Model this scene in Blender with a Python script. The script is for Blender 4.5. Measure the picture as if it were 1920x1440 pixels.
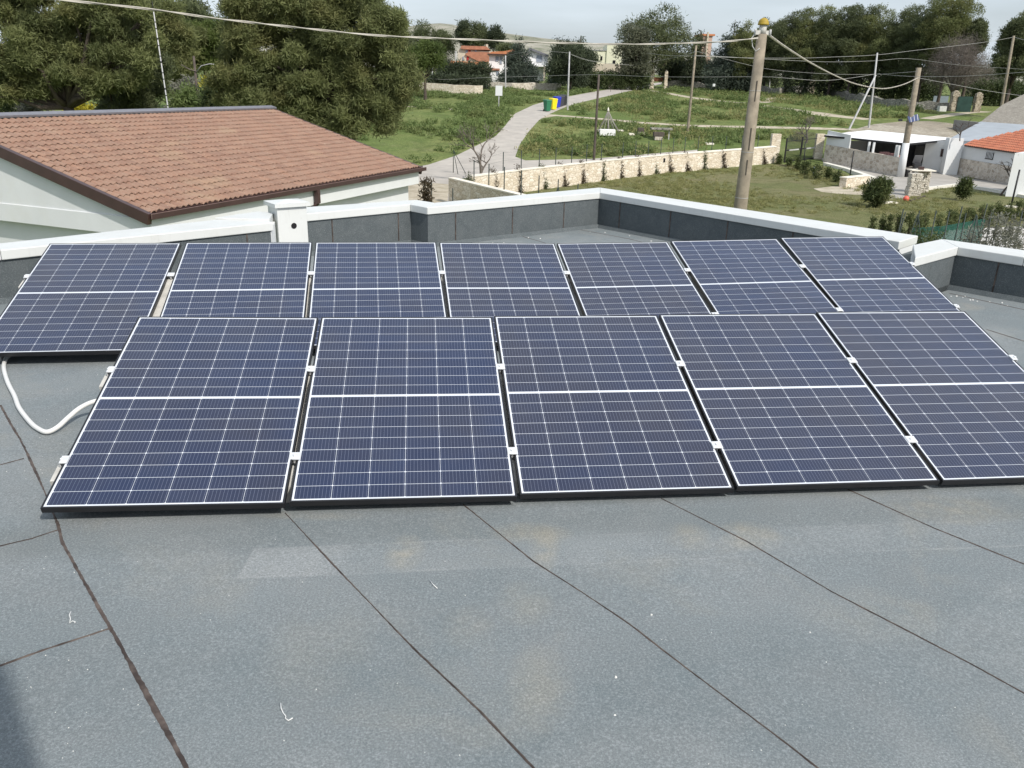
import bpy, math, random
import numpy as np
from mathutils import Vector

for o in list(bpy.data.objects): bpy.data.objects.remove(o)
S = bpy.context.scene
COL = S.collection
PI = math.pi

# ------------------------------------------------------------------ camera
EYE = 6.5                      # the eye is 6.5 m above the garden, 2 m above the flat roof
FPX, PITCH, ROLL = 1559.7, 0.35036, -0.02584   # focal length for a picture 1920 wide
cam_d = bpy.data.cameras.new('camera')
cam_d.sensor_fit = 'HORIZONTAL'; cam_d.sensor_width = 36.0
cam_d.lens = FPX / 1920 * 36.0
cam_d.clip_start = 0.05; cam_d.clip_end = 9000
cam = bpy.data.objects.new('camera', cam_d); COL.objects.link(cam)
_cp, _sp = math.cos(PITCH), math.sin(PITCH)
_f = np.array([0, _cp, -_sp]); _r = np.array([1., 0, 0]); _d = np.cross(_f, _r)
_r2 = math.cos(ROLL) * _r + math.sin(ROLL) * _d
_d2 = -math.sin(ROLL) * _r + math.cos(ROLL) * _d
RM = np.array([_r2, _d2, _f])
from mathutils import Matrix
cam.matrix_world = Matrix(((_r2[0], -_d2[0], -_f[0], 0), (_r2[1], -_d2[1], -_f[1], 0), (_r2[2], -_d2[2], -_f[2], EYE), (0, 0, 0, 1)))
S.camera = cam

# ------------------------------------------------------------------ light
SUN_AZ = math.radians(141.5)   # clockwise from +Y: behind the camera, to the right
SUN_EL = math.radians(44)
w = bpy.data.worlds.new('World'); S.world = w; w.use_nodes = True
nt = w.node_tree; nt.nodes.clear()
sky = nt.nodes.new('ShaderNodeTexSky'); sky.sky_type = 'NISHITA'; sky.sun_disc = False
sky.sun_elevation = SUN_EL; sky.sun_rotation = SUN_AZ
sky.altitude = 100; sky.air_density = 1.0; sky.dust_density = 3.5; sky.ozone_density = 1.0
# thin high overcast: the sky colour is pulled towards a grey white, with faint cloud streaks
tc = nt.nodes.new('ShaderNodeTexCoord')
mp = nt.nodes.new('ShaderNodeMapping'); mp.inputs['Scale'].default_value = (1.2, 1.2, 7)
nz = nt.nodes.new('ShaderNodeTexNoise'); nz.inputs['Scale'].default_value = 2.2; nz.inputs['Detail'].default_value = 5
rp = nt.nodes.new('ShaderNodeMapRange'); rp.inputs[1].default_value = .35; rp.inputs[2].default_value = .7
rp.inputs[3].default_value = .45; rp.inputs[4].default_value = .8
mx = nt.nodes.new('ShaderNodeMix'); mx.data_type = 'RGBA'
mx.inputs[7].default_value = (6.9, 7.7, 8.5, 1)
bg = nt.nodes.new('ShaderNodeBackground'); bg.inputs['Strength'].default_value = 0.108
wo = nt.nodes.new('ShaderNodeOutputWorld')
nt.links.new(tc.outputs['Generated'], mp.inputs[0]); nt.links.new(mp.outputs[0], nz.inputs['Vector'])
nt.links.new(nz.outputs[0], rp.inputs[0]); nt.links.new(rp.outputs[0], mx.inputs[0])
nt.links.new(sky.outputs[0], mx.inputs[6]); nt.links.new(mx.outputs[2], bg.inputs[0]); nt.links.new(bg.outputs[0], wo.inputs[0])
sd = bpy.data.lights.new('sun', 'SUN'); sd.energy = 3.3; sd.angle = math.radians(0.9); sd.color = (1, .95, .88)
sun = bpy.data.objects.new('sun', sd); COL.objects.link(sun)
sdir = Vector((math.sin(SUN_AZ) * math.cos(SUN_EL), math.cos(SUN_AZ) * math.cos(SUN_EL), math.sin(SUN_EL)))
sun.rotation_euler = sdir.to_track_quat('Z', 'Y').to_euler(); sun.location = (20, -25, 40)
S.view_settings.view_transform = 'Standard'; S.view_settings.look = 'None'
S.view_settings.exposure = 0.30; S.view_settings.gamma = 1.0

# ------------------------------------------------------------------ geometry helpers
_TY = [-50, 68, 80, 98, 120, 150, 180, 230, 400, 800, 3000]
_TZ = [0, 0, 1.0, 2.6, 3.8, 5.0, 5.9, 6.9, 9, 14, 20]
ROWS = sorted(set([-30, 0, 20, 40, 60] + list(range(66, 130, 2)) + list(range(130, 240, 5)) + list(range(240, 420, 20)) + [500, 700, 800, 1200, 3000]))
_RZ = [float(np.interp(y, _TY, _TZ)) for y in ROWS]
def gz(y): return float(np.interp(y, ROWS, _RZ))
def ray(px, py): return RM.T @ np.array([(px - 960) / FPX, (py - 720) / FPX, 1.0])
def at(px, py, y):                      # the point seen at px,py at forward distance y
    r = ray(px, py); p = r * y / r[1]; return Vector((p[0], p[1], p[2] + EYE))
def onz(px, py, z):                     # the point seen at px,py at height z
    r = ray(px, py); p = r * (z - EYE) / r[2]; return Vector((p[0], p[1], z))
def gp(px, py):                         # the point of the ground seen at px,py
    r = ray(px, py); last = 10
    for k in range(1, 4000):
        y = 10 + k * .5; z = EYE + r[2] * y / r[1]
        if z <= gz(y):
            a, b = last, y
            for _ in range(20):
                m = (a + b) / 2
                if EYE + r[2] * m / r[1] <= gz(m): b = m
                else: a = m
            return Vector((r[0] * b / r[1], b, gz(b)))
        last = y
    return Vector((r[0] * 400 / r[1], 400, gz(400)))
def gx(px, y):                          # ground point below column px at distance y
    py = 150
    for _ in range(6):
        p = at(px, py, y); q = proj((p.x, y, gz(y))); px2 = q[0]; py = q[1]
        p = at(px, py, y)
    return Vector((p.x, y, gz(y)))
def proj(P):
    q = RM @ (np.array(P, float) - np.array([0, 0, EYE]))
    return (960 + FPX * q[0] / q[2], 720 + FPX * q[1] / q[2])
def pip(x, y, poly):
    c = False; n = len(poly)
    for i in range(n):
        x1, y1 = poly[i]; x2, y2 = poly[(i + 1) % n]
        if (y1 > y) != (y2 > y) and x < (x2 - x1) * (y - y1) / (y2 - y1) + x1: c = not c
    return c
RC = (EYE - 1.996, .0044, -.0113)       # our roof: a very slightly sloping plane
def roofz(x, y): return RC[0] + RC[1] * x + RC[2] * y
def onroof(px, py, h=0.0):
    z = RC[0]
    for _ in range(8):
        p = onz(px, py, z + h); z = roofz(p.x, p.y)
    return Vector((p.x, p.y, z + h))

def tag(o, label=None, cat=None, group=None, kind=None):
    if label: o['label'] = label
    if cat: o['category'] = cat
    if group: o['group'] = group
    if kind: o['kind'] = kind
    return o
def empty(name, loc, rz=0, label=None, cat=None, group=None):
    o = bpy.data.objects.new(name, None); COL.objects.link(o)
    o.location = loc; o.rotation_euler = (0, 0, rz); o.empty_display_size = .2
    return tag(o, label, cat, group)

class MB:
    """collects shapes in world coordinates, builds ONE mesh object (origin at org)"""
    def __init__(s): s.v = []; s.f = []; s.sm = []
    def add(s, vs, fs, smooth=False):
        n = len(s.v); s.v.extend([tuple(v) for v in vs]); s.f.extend([tuple(i + n for i in f) for f in fs]); s.sm.extend([smooth] * len(fs)); return s
    def box(s, c, sz, rz=0, ax=None):
        c = Vector(c); hx, hy, hz = sz[0] / 2, sz[1] / 2, sz[2] / 2
        if ax is None:
            X = Vector((math.cos(rz), math.sin(rz), 0)); Y = Vector((-math.sin(rz), math.cos(rz), 0)); Z = Vector((0, 0, 1))
        else: X, Y, Z = ax
        vs = [c + X * (a * hx) + Y * (b * hy) + Z * (d * hz) for d in (-1, 1) for a, b in ((-1, -1), (1, -1), (1, 1), (-1, 1))]
        return s.add(vs, [(3, 2, 1, 0), (4, 5, 6, 7), (0, 1, 5, 4), (1, 2, 6, 5), (2, 3, 7, 6), (3, 0, 4, 7)])
    def hexa(s, b, t):                  # bottom ring, top ring (counter-clockwise)
        n = len(b)
        return s.add(list(b) + list(t), [tuple(range(n))[::-1], tuple(range(n, 2 * n))] + [(i, (i + 1) % n, n + (i + 1) % n, n + i) for i in range(n)])
    def prism(s, poly, z0, z1):
        a = sum(poly[i][0] * poly[(i + 1) % len(poly)][1] - poly[(i + 1) % len(poly)][0] * poly[i][1] for i in range(len(poly)))
        if a < 0: poly = poly[::-1]
        return s.hexa([(p[0], p[1], z0) for p in poly], [(p[0], p[1], z1) for p in poly])
    def quad(s, *p): return s.add(p, [tuple(range(len(p)))])
    def tube(s, pts, r, n=8, cap=True):
        pts = [Vector(p) for p in pts]; m = len(pts)
        if not hasattr(r, '__len__'): r = [r] * m
        vs = []; up = None
        for i, p in enumerate(pts):
            t = (pts[min(i + 1, m - 1)] - pts[max(i - 1, 0)])
            if t.length < 1e-9: t = Vector((0, 0, 1))
            t.normalize()
            if up is None:
                up = Vector((1, 0, 0)) if abs(t.x) < .8 else Vector((0, 1, 0))
            a = (up - t * up.dot(t))
            if a.length < 1e-6: a = t.orthogonal()
            a.normalize(); b = t.cross(a); up = a
            vs += [p + (a * math.cos(2 * PI * k / n) + b * math.sin(2 * PI * k / n)) * r[i] for k in range(n)]
        fs = [(i * n + k, i * n + (k + 1) % n, (i + 1) * n + (k + 1) % n, (i + 1) * n + k) for i in range(m - 1) for k in range(n)]
        s.add(vs, fs, True)
        if cap: 
            k0 = len(s.v) - len(vs)
            s.f += [tuple(k0 + k for k in range(n))[::-1], tuple(k0 + (m - 1) * n + k for k in range(n))]; s.sm += [False, False]
        return s
    def lathe(s, base, prof, n=16):     # prof: (radius, height)
        base = Vector(base); m = len(prof); vs = []
        for r, h in prof: vs += [base + Vector((r * math.cos(2 * PI * k / n), r * math.sin(2 * PI * k / n), h)) for k in range(n)]
        fs = [(i * n + k, i * n + (k + 1) % n, (i + 1) * n + (k + 1) % n, (i + 1) * n + k) for i in range(m - 1) for k in range(n)]
        fs2 = [tuple(range(n))[::-1], tuple((m - 1) * n + k for k in range(n))]
        s.add(vs, fs, True); k0 = len(s.v) - len(vs)
        s.f += [tuple(i + k0 for i in f) for f in fs2]; s.sm += [False, False]
        return s
    def build(s, name, mat, parent=None, org=None, bevel=0):
        if org is None:
            if parent is not None: org = wloc(parent)
            else:
                A = np.array(s.v); org = Vector(((A[:, 0].min() + A[:, 0].max()) / 2, (A[:, 1].min() + A[:, 1].max()) / 2, A[:, 2].min()))
        org = Vector(org)
        me = bpy.data.meshes.new(name)
        me.from_pydata([(v[0] - org.x, v[1] - org.y, v[2] - org.z) for v in s.v], [], s.f)
        me.polygons.foreach_set('use_smooth', s.sm)
        me.materials.append(mat); me.update()
        o = bpy.data.objects.new(name, me); COL.objects.link(o)
        if parent is not None: o.parent = parent; o.location = org - wloc(parent)
        else: o.location = org
        if bevel:
            b = o.modifiers.new('bevel', 'BEVEL'); b.width = bevel; b.segments = 2; b.limit_method = 'ANGLE'
        return o
def wloc(o):
    l = Vector(o.location); p = o.parent
    while p is not None: l = l + Vector(p.location); p = p.parent
    return l

# ------------------------------------------------------------------ materials
_MC = {}
class NM:
    def __init__(s, name, rough=.8, spec=.3, metal=0):
        s.m = bpy.data.materials.new(name); s.m.use_nodes = True; s.t = s.m.node_tree
        s.b = s.t.nodes['Principled BSDF']; s.b.inputs['Roughness'].default_value = rough
        s.b.inputs['Specular IOR Level'].default_value = spec; s.b.inputs['Metallic'].default_value = metal
        s.co = s.t.nodes.new('ShaderNodeTexCoord').outputs['Object']
    def n(s, t): return s.t.nodes.new(t)
    def l(s, a, b): s.t.links.new(a, b)
    def vec(s, scale=(1, 1, 1)):
        m = s.n('ShaderNodeMapping'); m.inputs['Scale'].default_value = scale; s.l(s.co, m.inputs[0]); return m.outputs[0]
    def noise(s, sc, det=4, rough=.55, vec=None, dist=0):
        n = s.n('ShaderNodeTexNoise'); n.inputs['Scale'].default_value = sc; n.inputs['Detail'].default_value = det
        n.inputs['Roughness'].default_value = rough; n.inputs['Distortion'].default_value = dist
        s.l(vec if vec is not None else s.co, n.inputs['Vector']); return n.outputs[0]
    def ramp(s, v, lo, hi, a=0., b=1.):
        r = s.n('ShaderNodeMapRange'); r.inputs[1].default_value = lo; r.inputs[2].default_value = hi
        r.inputs[3].default_value = a; r.inputs[4].default_value = b; s.l(v, r.inputs[0]); return r.outputs[0]
    def mix(s, f, a, b):
        m = s.n('ShaderNodeMix'); m.data_type = 'RGBA'
        if hasattr(f, 'default_value') and not isinstance(f, (int, float)): s.l(f, m.inputs[0])
        else: m.inputs[0].default_value = f
        for q, k in ((a, 6), (b, 7)):
            if isinstance(q, tuple): m.inputs[k].default_value = (*q[:3], 1)
            else: s.l(q, m.inputs[k])
        return m.outputs[2]
    def math(s, op, a, b=None, c=None):
        m = s.n('ShaderNodeMath'); m.operation = op
        for k, q in enumerate((a, b, c)):
            if q is None: continue
            if isinstance(q, (int, float)): m.inputs[k].default_value = q
            else: s.l(q, m.inputs[k])
        return m.outputs[0]
    def xyz(s, v=None):
        x = s.n('ShaderNodeSeparateXYZ'); s.l(v if v is not None else s.co, x.inputs[0]); return x.outputs
    def col(s, c):
        if isinstance(c, tuple): s.b.inputs['Base Color'].default_value = (*c[:3], 1)
        else: s.l(c, s.b.inputs['Base Color'])
    def bump(s, h, dist=.01, st=.5):
        b = s.n('ShaderNodeBump'); b.inputs['Distance'].default_value = dist; b.inputs['Strength'].default_value = st
        s.l(h, b.inputs['Height']); s.l(b.outputs[0], s.b.inputs['Normal'])

def plain(name, c, rough=.7, spec=.3, metal=0, var=.12, sc=6, dirt=None, bump=0):
    k = name
    if k in _MC: return _MC[k]
    m = NM(name, rough, spec, metal)
    d = tuple(x * (1 - var) for x in c); e = tuple(min(1, x * (1 + var)) for x in c)
    q = m.mix(m.ramp(m.noise(sc, 6), .3, .7), d, e)
    if dirt: q = m.mix(m.ramp(m.noise(sc * .35, 5, .65), .52, .75, 0, .6), q, dirt)
    m.col(q)
    if bump: m.bump(m.noise(sc * 4, 5), bump, .6)
    _MC[k] = m.m; return m.m

M_white = plain('white_render', (.64, .655, .66), .8, .2, var=.04, sc=1.2, dirt=(.6, .6, .56))
_m = NM('white_painted_metal', .45, .4)
_q = _m.mix(_m.ramp(_m.noise(2.5, 6), .3, .7), (.585, .60, .59), (.62, .635, .625)); _q = _m.mix(_m.ramp(_m.noise(1.1, 7, .7), .52, .75, 0, .45), _q, (.47, .46, .42))
_q = _m.mix(_m.ramp(_m.noise(4, 5, .7, vec=_m.vec((6, 6, .5))), .56, .74, 0, .35), _q, (.42, .42, .39)); _q = _m.mix(_m.ramp(_m.noise(60, 2), .72, .76, 0, .5), _q, (.35, .33, .28))
_m.col(_q); M_coping = _m.m
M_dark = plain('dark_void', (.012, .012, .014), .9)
M_brown = plain('brown_painted_metal', (.055, .03, .028), .4, .5, var=.15, sc=3)
M_gutter = plain('gutter_inner', (.30, .21, .18), .5)
M_ridgecap = plain('grey_ridge_metal', (.16, .16, .18), .45, .5)
M_black = plain('black_anodised', (.012, .012, .014), .38, .5, var=.2)
M_alu = plain('mill_aluminium', (.72, .73, .74), .4, .5, metal=.35, var=.1, sc=30)
M_conc = plain('pale_concrete', (.50, .49, .46), .9, .2, var=.14, sc=14, bump=.003)
M_pole = plain('weathered_concrete_pole', (.25, .215, .165), .9, .2, var=.22, sc=5, dirt=(.12, .11, .09), bump=.01)
M_polew = plain('pale_metal_pole', (.42, .42, .42), .6, .3, var=.12, sc=3)
M_wood = plain('dark_wood_pole', (.09, .075, .065), .9, .2, var=.25, sc=4)
M_cablew = plain('white_plastic_cable', (.70, .70, .68), .45, .4, var=.04)
M_wire = plain('grey_wire', (.33, .33, .31), .6, .3)
M_bark = plain('grey_bark', (.085, .07, .058), .95, .1, var=.3, sc=3, bump=.03)
M_barkl = plain('pale_bark', (.15, .13, .115), .95, .1, var=.3, sc=3, bump=.02)
M_iron = plain('black_iron', (.018, .018, .02), .5, .4)
M_postg = plain('dark_green_post', (.018, .03, .024), .5, .4)

def membrane(name, vertical=False):
    m = NM(name, .93, .22)
    big = m.noise(.55, 5, .6); mid = m.noise(3.5, 6, .62); gr = m.noise(240, 3, .75); gr2 = m.noise(105, 3, .7)
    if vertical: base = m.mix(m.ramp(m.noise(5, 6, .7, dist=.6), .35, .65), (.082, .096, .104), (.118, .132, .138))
    else: base = m.mix(m.ramp(big, .32, .68), (.190, .226, .240), (.292, .318, .328))
    if not vertical:
        base = m.mix(m.ramp(mid, .35, .75, 0, .35), base, (.285, .285, .28)); base = m.mix(m.ramp(m.noise(.9, 6, .6, dist=.3), .52, .74, 0, .6), base, (.37, .385, .385))
        x, y, z = m.xyz()
        yy = m.math('SUBTRACT', y, m.math('MULTIPLY', x, .12))
        # dusty run-off band where ballast stood, yellowish
        wob = m.math('MULTIPLY', m.math('SUBTRACT', m.noise(2.5, 3), .5), .03)
        yb = m.math('ADD', yy, wob)
        band = m.math('MULTIPLY', m.ramp(yb, 3.18, 3.19), m.ramp(yb, 3.445, 3.435))
        band = m.math('MULTIPLY', band, m.ramp(x, -1.165, -1.155))
        pale = m.math('MULTIPLY', m.ramp(m.noise(1.7, 5, .6, dist=.4), .44, .66), .22)
        first = m.math('MULTIPLY', m.ramp(x, -.66, -.84), .42)       # the clear pale patch at the left end of the band
        base = m.mix(m.math('MULTIPLY', band, m.math('ADD', m.math('MAXIMUM', pale, first), .05)), base, (.43, .44, .44))
        edge = m.math('ADD', m.ramp(m.math('ABSOLUTE', m.math('SUBTRACT', yb, 3.19)), .004, .010, 1, 0), m.ramp(m.math('ABSOLUTE', m.math('SUBTRACT', yb, 3.437)), .004, .010, 1, 0))
        edge = m.math('MULTIPLY', edge, m.math('MULTIPLY', m.ramp(x, -1.165, -1.155), m.ramp(m.noise(2.1, 4, .6), .45, .65, 0, .32)))
        base = m.mix(edge, base, (.50, .50, .49))
        # yellowish run-off stains, each at its own place
        for (sx, sy, rx_, ry_, am) in ((-.47, 3.29, .09, .16, .75), (.10, 3.50, .20, .10, .7), (.17, 3.38, .07, .20, .75), (.86, 3.50, .12, .13, .6), (1.16, 3.52, .15, .14, .8), (2.3, 3.84, .34, .16, .65), (.07, 2.92, .12, .16, .35), (.13, 2.42, .12, .22, .4), (-.15, 2.75, .10, .14, .3), (-.95, 3.62, .3, .05, .4), (1.5, 2.9, .3, .2, .25), (-.7, 2.6, .2, .3, .2)):
            ddx = m.math('DIVIDE', m.math('SUBTRACT', x, sx), rx_); ddy = m.math('DIVIDE', m.math('SUBTRACT', y, sy), ry_)
            rr = m.math('ADD', m.math('MULTIPLY', ddx, ddx), m.math('MULTIPLY', ddy, ddy))
            fall = m.math('MULTIPLY', m.ramp(rr, 0, 1.3, am, 0), m.ramp(m.noise(6 + sx, 5, .6), .32, .62))
            base = m.mix(fall, base, (.41, .375, .30))
        dust = m.ramp(m.noise(1.4, 6, .62, dist=.5), .54, .72, 0, .50)
        near = m.ramp(yy, 1.0, 3.2, .6, 1)
        base = m.mix(m.math('MULTIPLY', dust, near), base, (.36, .345, .30))
        wet = m.math('MULTIPLY', m.ramp(yy, 3.36, 3.5), m.ramp(yy, 3.75, 3.65))
        base = m.mix(m.math('MULTIPLY', wet, .25), base, (.10, .105, .09))
    g = m.ramp(gr, .38, .62)
    base = m.mix(m.math('MULTIPLY', m.math('SUBTRACT', 1.0, g), .38), base, (.07, .085, .09))
    base = m.mix(m.ramp(gr, .58, .80, 0, .55), base, (.52, .54, .54))
    base = m.mix(m.ramp(gr2, .36, .62, .40, 0), base, (.06, .075, .082)); base = m.mix(m.ramp(gr2, .55, .75, 0, .35), base, (.42, .44, .45))
    m.col(base); m.bump(gr, .004, .7)
    return m.m
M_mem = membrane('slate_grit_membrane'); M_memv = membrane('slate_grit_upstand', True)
_m = NM('bitumen_bead', .75, .3)
_m.col(_m.mix(_m.ramp(_m.noise(14, 5), .4, .65), (.045, .034, .030), (.12, .095, .082))); _m.bump(_m.noise(40, 4), .006, .8)
M_seam = _m.m

def cells():
    m = NM('solar_cells', .5, .4)
    x, y, z = m.xyz()                   # local: x 0..1.114, y 0..1.702 (along the slope)
    W, L = 1.103, 1.702
    mx_, my, mid = .009, .009, .0085     # side margin, end margin, half of centre band
    def cellco(v, n, pitch):            # returns distance to the cell line (0 at line) and local coordinate
        a = m.math('DIVIDE', v, pitch); fr = m.math('FRACT', a)
        d = m.math('MINIMUM', fr, m.math('SUBTRACT', 1.0, fr)); return m.math('MULTIPLY', d, pitch), a
    px_ = (W - 2 * mx_) / 6
    xx = m.math('SUBTRACT', x, mx_)
    dx, ax_ = cellco(xx, 6, px_)
    py_ = (L / 2 - mid - my) / 9
    ay = m.math('SUBTRACT', m.math('ABSOLUTE', m.math('SUBTRACT', y, L / 2)), mid)   # 0 at centre band, grows outwards
    dy, aay = cellco(ay, 9, py_)
    lx = m.math('LESS_THAN', dx, .0009); ly = m.math('LESS_THAN', dy, .0012)
    # chamfered corners
    ch = m.math('LESS_THAN', m.math('ADD', dx, dy), .0065)
    band = m.math('LESS_THAN', ay, .0)
    out = m.math('MAXIMUM', m.math('GREATER_THAN', ay, py_ * 9), m.math('MAXIMUM', m.math('LESS_THAN', xx, 0.0), m.math('GREATER_THAN', xx, px_ * 6)))
    white = m.math('MAXIMUM', m.math('MAXIMUM', lx, ly), m.math('MAXIMUM', m.math('MAXIMUM', ch, band), out))
    bb = m.math('FRACT', m.math('MULTIPLY', ax_, 10)); bus = m.math('LESS_THAN', m.math('ABSOLUTE', m.math('SUBTRACT', bb, .5)), .034)
    # cell to cell shade differences
    cv = m.n('ShaderNodeCombineXYZ'); m.l(m.math('FLOOR', ax_), cv.inputs[0]); m.l(m.math('FLOOR', m.math('DIVIDE', y, py_)), cv.inputs[1])
    oi = m.n('ShaderNodeObjectInfo'); m.l(m.math('MULTIPLY', oi.outputs['Random'], 37.0), cv.inputs[2])
    wn = m.n('ShaderNodeTexWhiteNoise'); m.l(cv.outputs[0], wn.inputs['Vector'])
    c = m.mix(wn.outputs['Value'], (.004, .011, .046), (.006, .016, .058))
    c = m.mix(m.ramp(m.math('ADD', m.noise(1.3, 3), m.math('MULTIPLY', oi.outputs['Random'], .25)), .50, .80, 0, .75), c, (.018, .018, .034))
    c = m.mix(m.math('MULTIPLY', bus, .42), c, (.34, .38, .50))
    c = m.mix(white, c, (.62, .65, .70))
    dust = m.ramp(m.noise(2.2, 6, .65), .38, .8, .006, .035)
    c = m.mix(dust, c, (.36, .37, .40))
    sp = m.ramp(m.noise(120, 2, .5), .79, .81, 0, .5)
    c = m.mix(sp, c, (.6, .6, .58))
    m.col(c)
    m.b.inputs['Coat Weight'].default_value = 1.0; m.l(m.ramp(m.noise(3.0, 5, .6), .3, .75, .06, .28), m.b.inputs['Coat Roughness']); m.b.inputs['Coat IOR'].default_value = 1.36
    return m.m
M_cells = cells()

def tiles_mat(name, a, b, c, lich=True):
    m = NM(name, .85, .25)
    oi = m.noise(2.6, 6, .7); wn = m.n('ShaderNodeAttribute'); wn.attribute_name = 'tint'
    q = m.mix(wn.outputs['Fac'], a, b); q = m.mix(m.ramp(oi, .4, .7, 0, .7), q, c)
    if lich:
        q = m.mix(m.ramp(m.noise(22, 4, .6), .60, .72, 0, .65), q, (.40, .35, .28))
        q = m.mix(m.ramp(m.noise(.45, 3), .60, .75, 0, .35), q, (.42, .34, .22))
    m.col(q); m.bump(m.noise(30, 4), .01, .5); return m.m
M_tile = tiles_mat('weathered_clay_tiles', (.31, .185, .130), (.215, .128, .096), (.30, .21, .16))
M_tilen = tiles_mat('orange_clay_tiles', (.44, .155, .09), (.34, .12, .075), (.42, .19, .12), False)

def leafmat(name, a, b, c=None):
    m = NM(name, .65, .25)
    t = m.n('ShaderNodeAttribute'); t.attribute_name = 'tint'
    q = m.mix(t.outputs['Fac'], a, b)
    if c: q = m.mix(m.ramp(m.noise(.35, 3), .5, .7, 0, .7), q, c)
    m.col(q)
    tr = m.n('ShaderNodeBsdfTranslucent'); m.l(q, tr.inputs[0]); ms = m.n('ShaderNodeMixShader'); ms.inputs[0].default_value = .38
    out = [n for n in m.t.nodes if n.type == 'OUTPUT_MATERIAL'][0]
    m.l(m.b.outputs[0], ms.inputs[1]); m.l(tr.outputs[0], ms.inputs[2]); m.l(ms.outputs[0], out.inputs[0])
    return m.m
L_pine = leafmat('pine_needles', (.105, .125, .052), (.215, .238, .095), (.215, .205, .08))
L_pined = leafmat('dark_pine_needles', (.070, .088, .045), (.155, .175, .080))
L_stone = leafmat('stone_pine_needles', (.055, .085, .025), (.14, .18, .05))
L_cedar = leafmat('cedar_needles', (.050, .068, .054), (.11, .135, .10))
L_dark = leafmat('dark_evergreen_leaves', (.040, .055, .034), (.09, .11, .06))
L_olive = leafmat('olive_leaves', (.09, .10, .065), (.17, .18, .12))
L_weed = leafmat('weed_leaves', (.115, .165, .052), (.20, .255, .095), (.20, .21, .08))
L_grass = leafmat('dry_grass_blades', (.17, .19, .065), (.33, .31, .14))
L_shrub = leafmat('shrub_leaves', (.035, .055, .022), (.10, .125, .05))
L_hedge = leafmat('young_laurel_leaves', (.045, .07, .025), (.13, .15, .055), (.12, .10, .05))
L_yell = leafmat('yellow_blossom', (.30, .28, .03), (.50, .44, .05))
L_silver = leafmat('silvery_leaves', (.12, .12, .09), (.30, .30, .25))
L_brown = leafmat('bare_climber_twigs', (.05, .038, .026), (.10, .08, .045))

# ------------------------------------------------------------------ foliage builder
def foliage(name, blobs, n, ln, wd, k, mat, parent=None, seed=1, up=.35, shell=(.55, 1.06), droop=0, kind=None, org=None, cut=.62):
    rg = np.random.default_rng(seed)
    B = np.array(blobs, float)
    wgt = B[:, 3] * B[:, 4] + B[:, 3] * B[:, 5]; wgt /= wgt.sum()
    bi = rg.choice(len(B), n, p=wgt)
    d = rg.normal(size=(n, 3)); d[:, 2] += up; d /= np.linalg.norm(d, axis=1)[:, None]
    rr = rg.uniform(shell[0], shell[1], n) ** .7
    C = B[bi, :3] + d * B[bi, 3:6] * rr[:, None]
    if cut and len(B) < 200:            # leave the insides empty
        keep = np.ones(n, bool)
        for j in range(len(B)):
            q = (((C - B[j, :3]) / B[j, 3:6]) ** 2).sum(1)
            keep &= ~((q < cut * cut) & (bi != j))
        C, d, bi = C[keep], d[keep], bi[keep]; n = len(C)
    btint = rg.uniform(0, 1, len(B)); tt = np.clip(btint[bi] * .55 + rg.uniform(0, 1, n) * .45, 0, 1)
    C = np.repeat(C, k, 0); D = np.repeat(d, k, 0); T = np.repeat(tt, k)
    N = len(C)
    D = D * .42 + rg.normal(size=(N, 3)) * .7; D[:, 2] += .15 - droop; D /= np.linalg.norm(D, axis=1)[:, None]
    s = np.cross(D, rg.normal(size=(N, 3))); s /= np.linalg.norm(s, axis=1)[:, None]
    l = (ln * rg.uniform(.6, 1.3, N))[:, None]; wv = (wd * rg.uniform(.7, 1.3, N))[:, None] / 2
    C = C + rg.normal(size=(N, 3)) * ln * .75
    P = np.stack([C - s * wv, C + s * wv, C + D * l + s * wv * .45, C + D * l - s * wv * .45], 1).reshape(-1, 3)
    if org is None: org = wloc(parent) if parent is not None else Vector((B[:, 0].mean(), B[:, 1].mean(), (B[:, 2] - B[:, 5]).min()))
    P -= np.array(org)
    me = bpy.data.meshes.new(name)
    me.vertices.add(N * 4); me.vertices.foreach_set('co', P.ravel().astype(np.float32))
    me.loops.add(N * 4); me.loops.foreach_set('vertex_index', np.arange(N * 4, dtype=np.int32))
    me.polygons.add(N); me.polygons.foreach_set('loop_start', np.arange(0, N * 4, 4, dtype=np.int32))
    me.polygons.foreach_set('loop_total', np.full(N, 4, dtype=np.int32))
    a = me.attributes.new('tint', 'FLOAT', 'FACE'); a.data.foreach_set('value', T.astype(np.float32))
    me.materials.append(mat); me.update(calc_edges=True)
    o = bpy.data.objects.new(name, me); COL.objects.link(o)
    if parent is not None: o.parent = parent; o.location = Vector(org) - wloc(parent)
    else: o.location = org
    if kind: o['kind'] = kind
    return o

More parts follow.
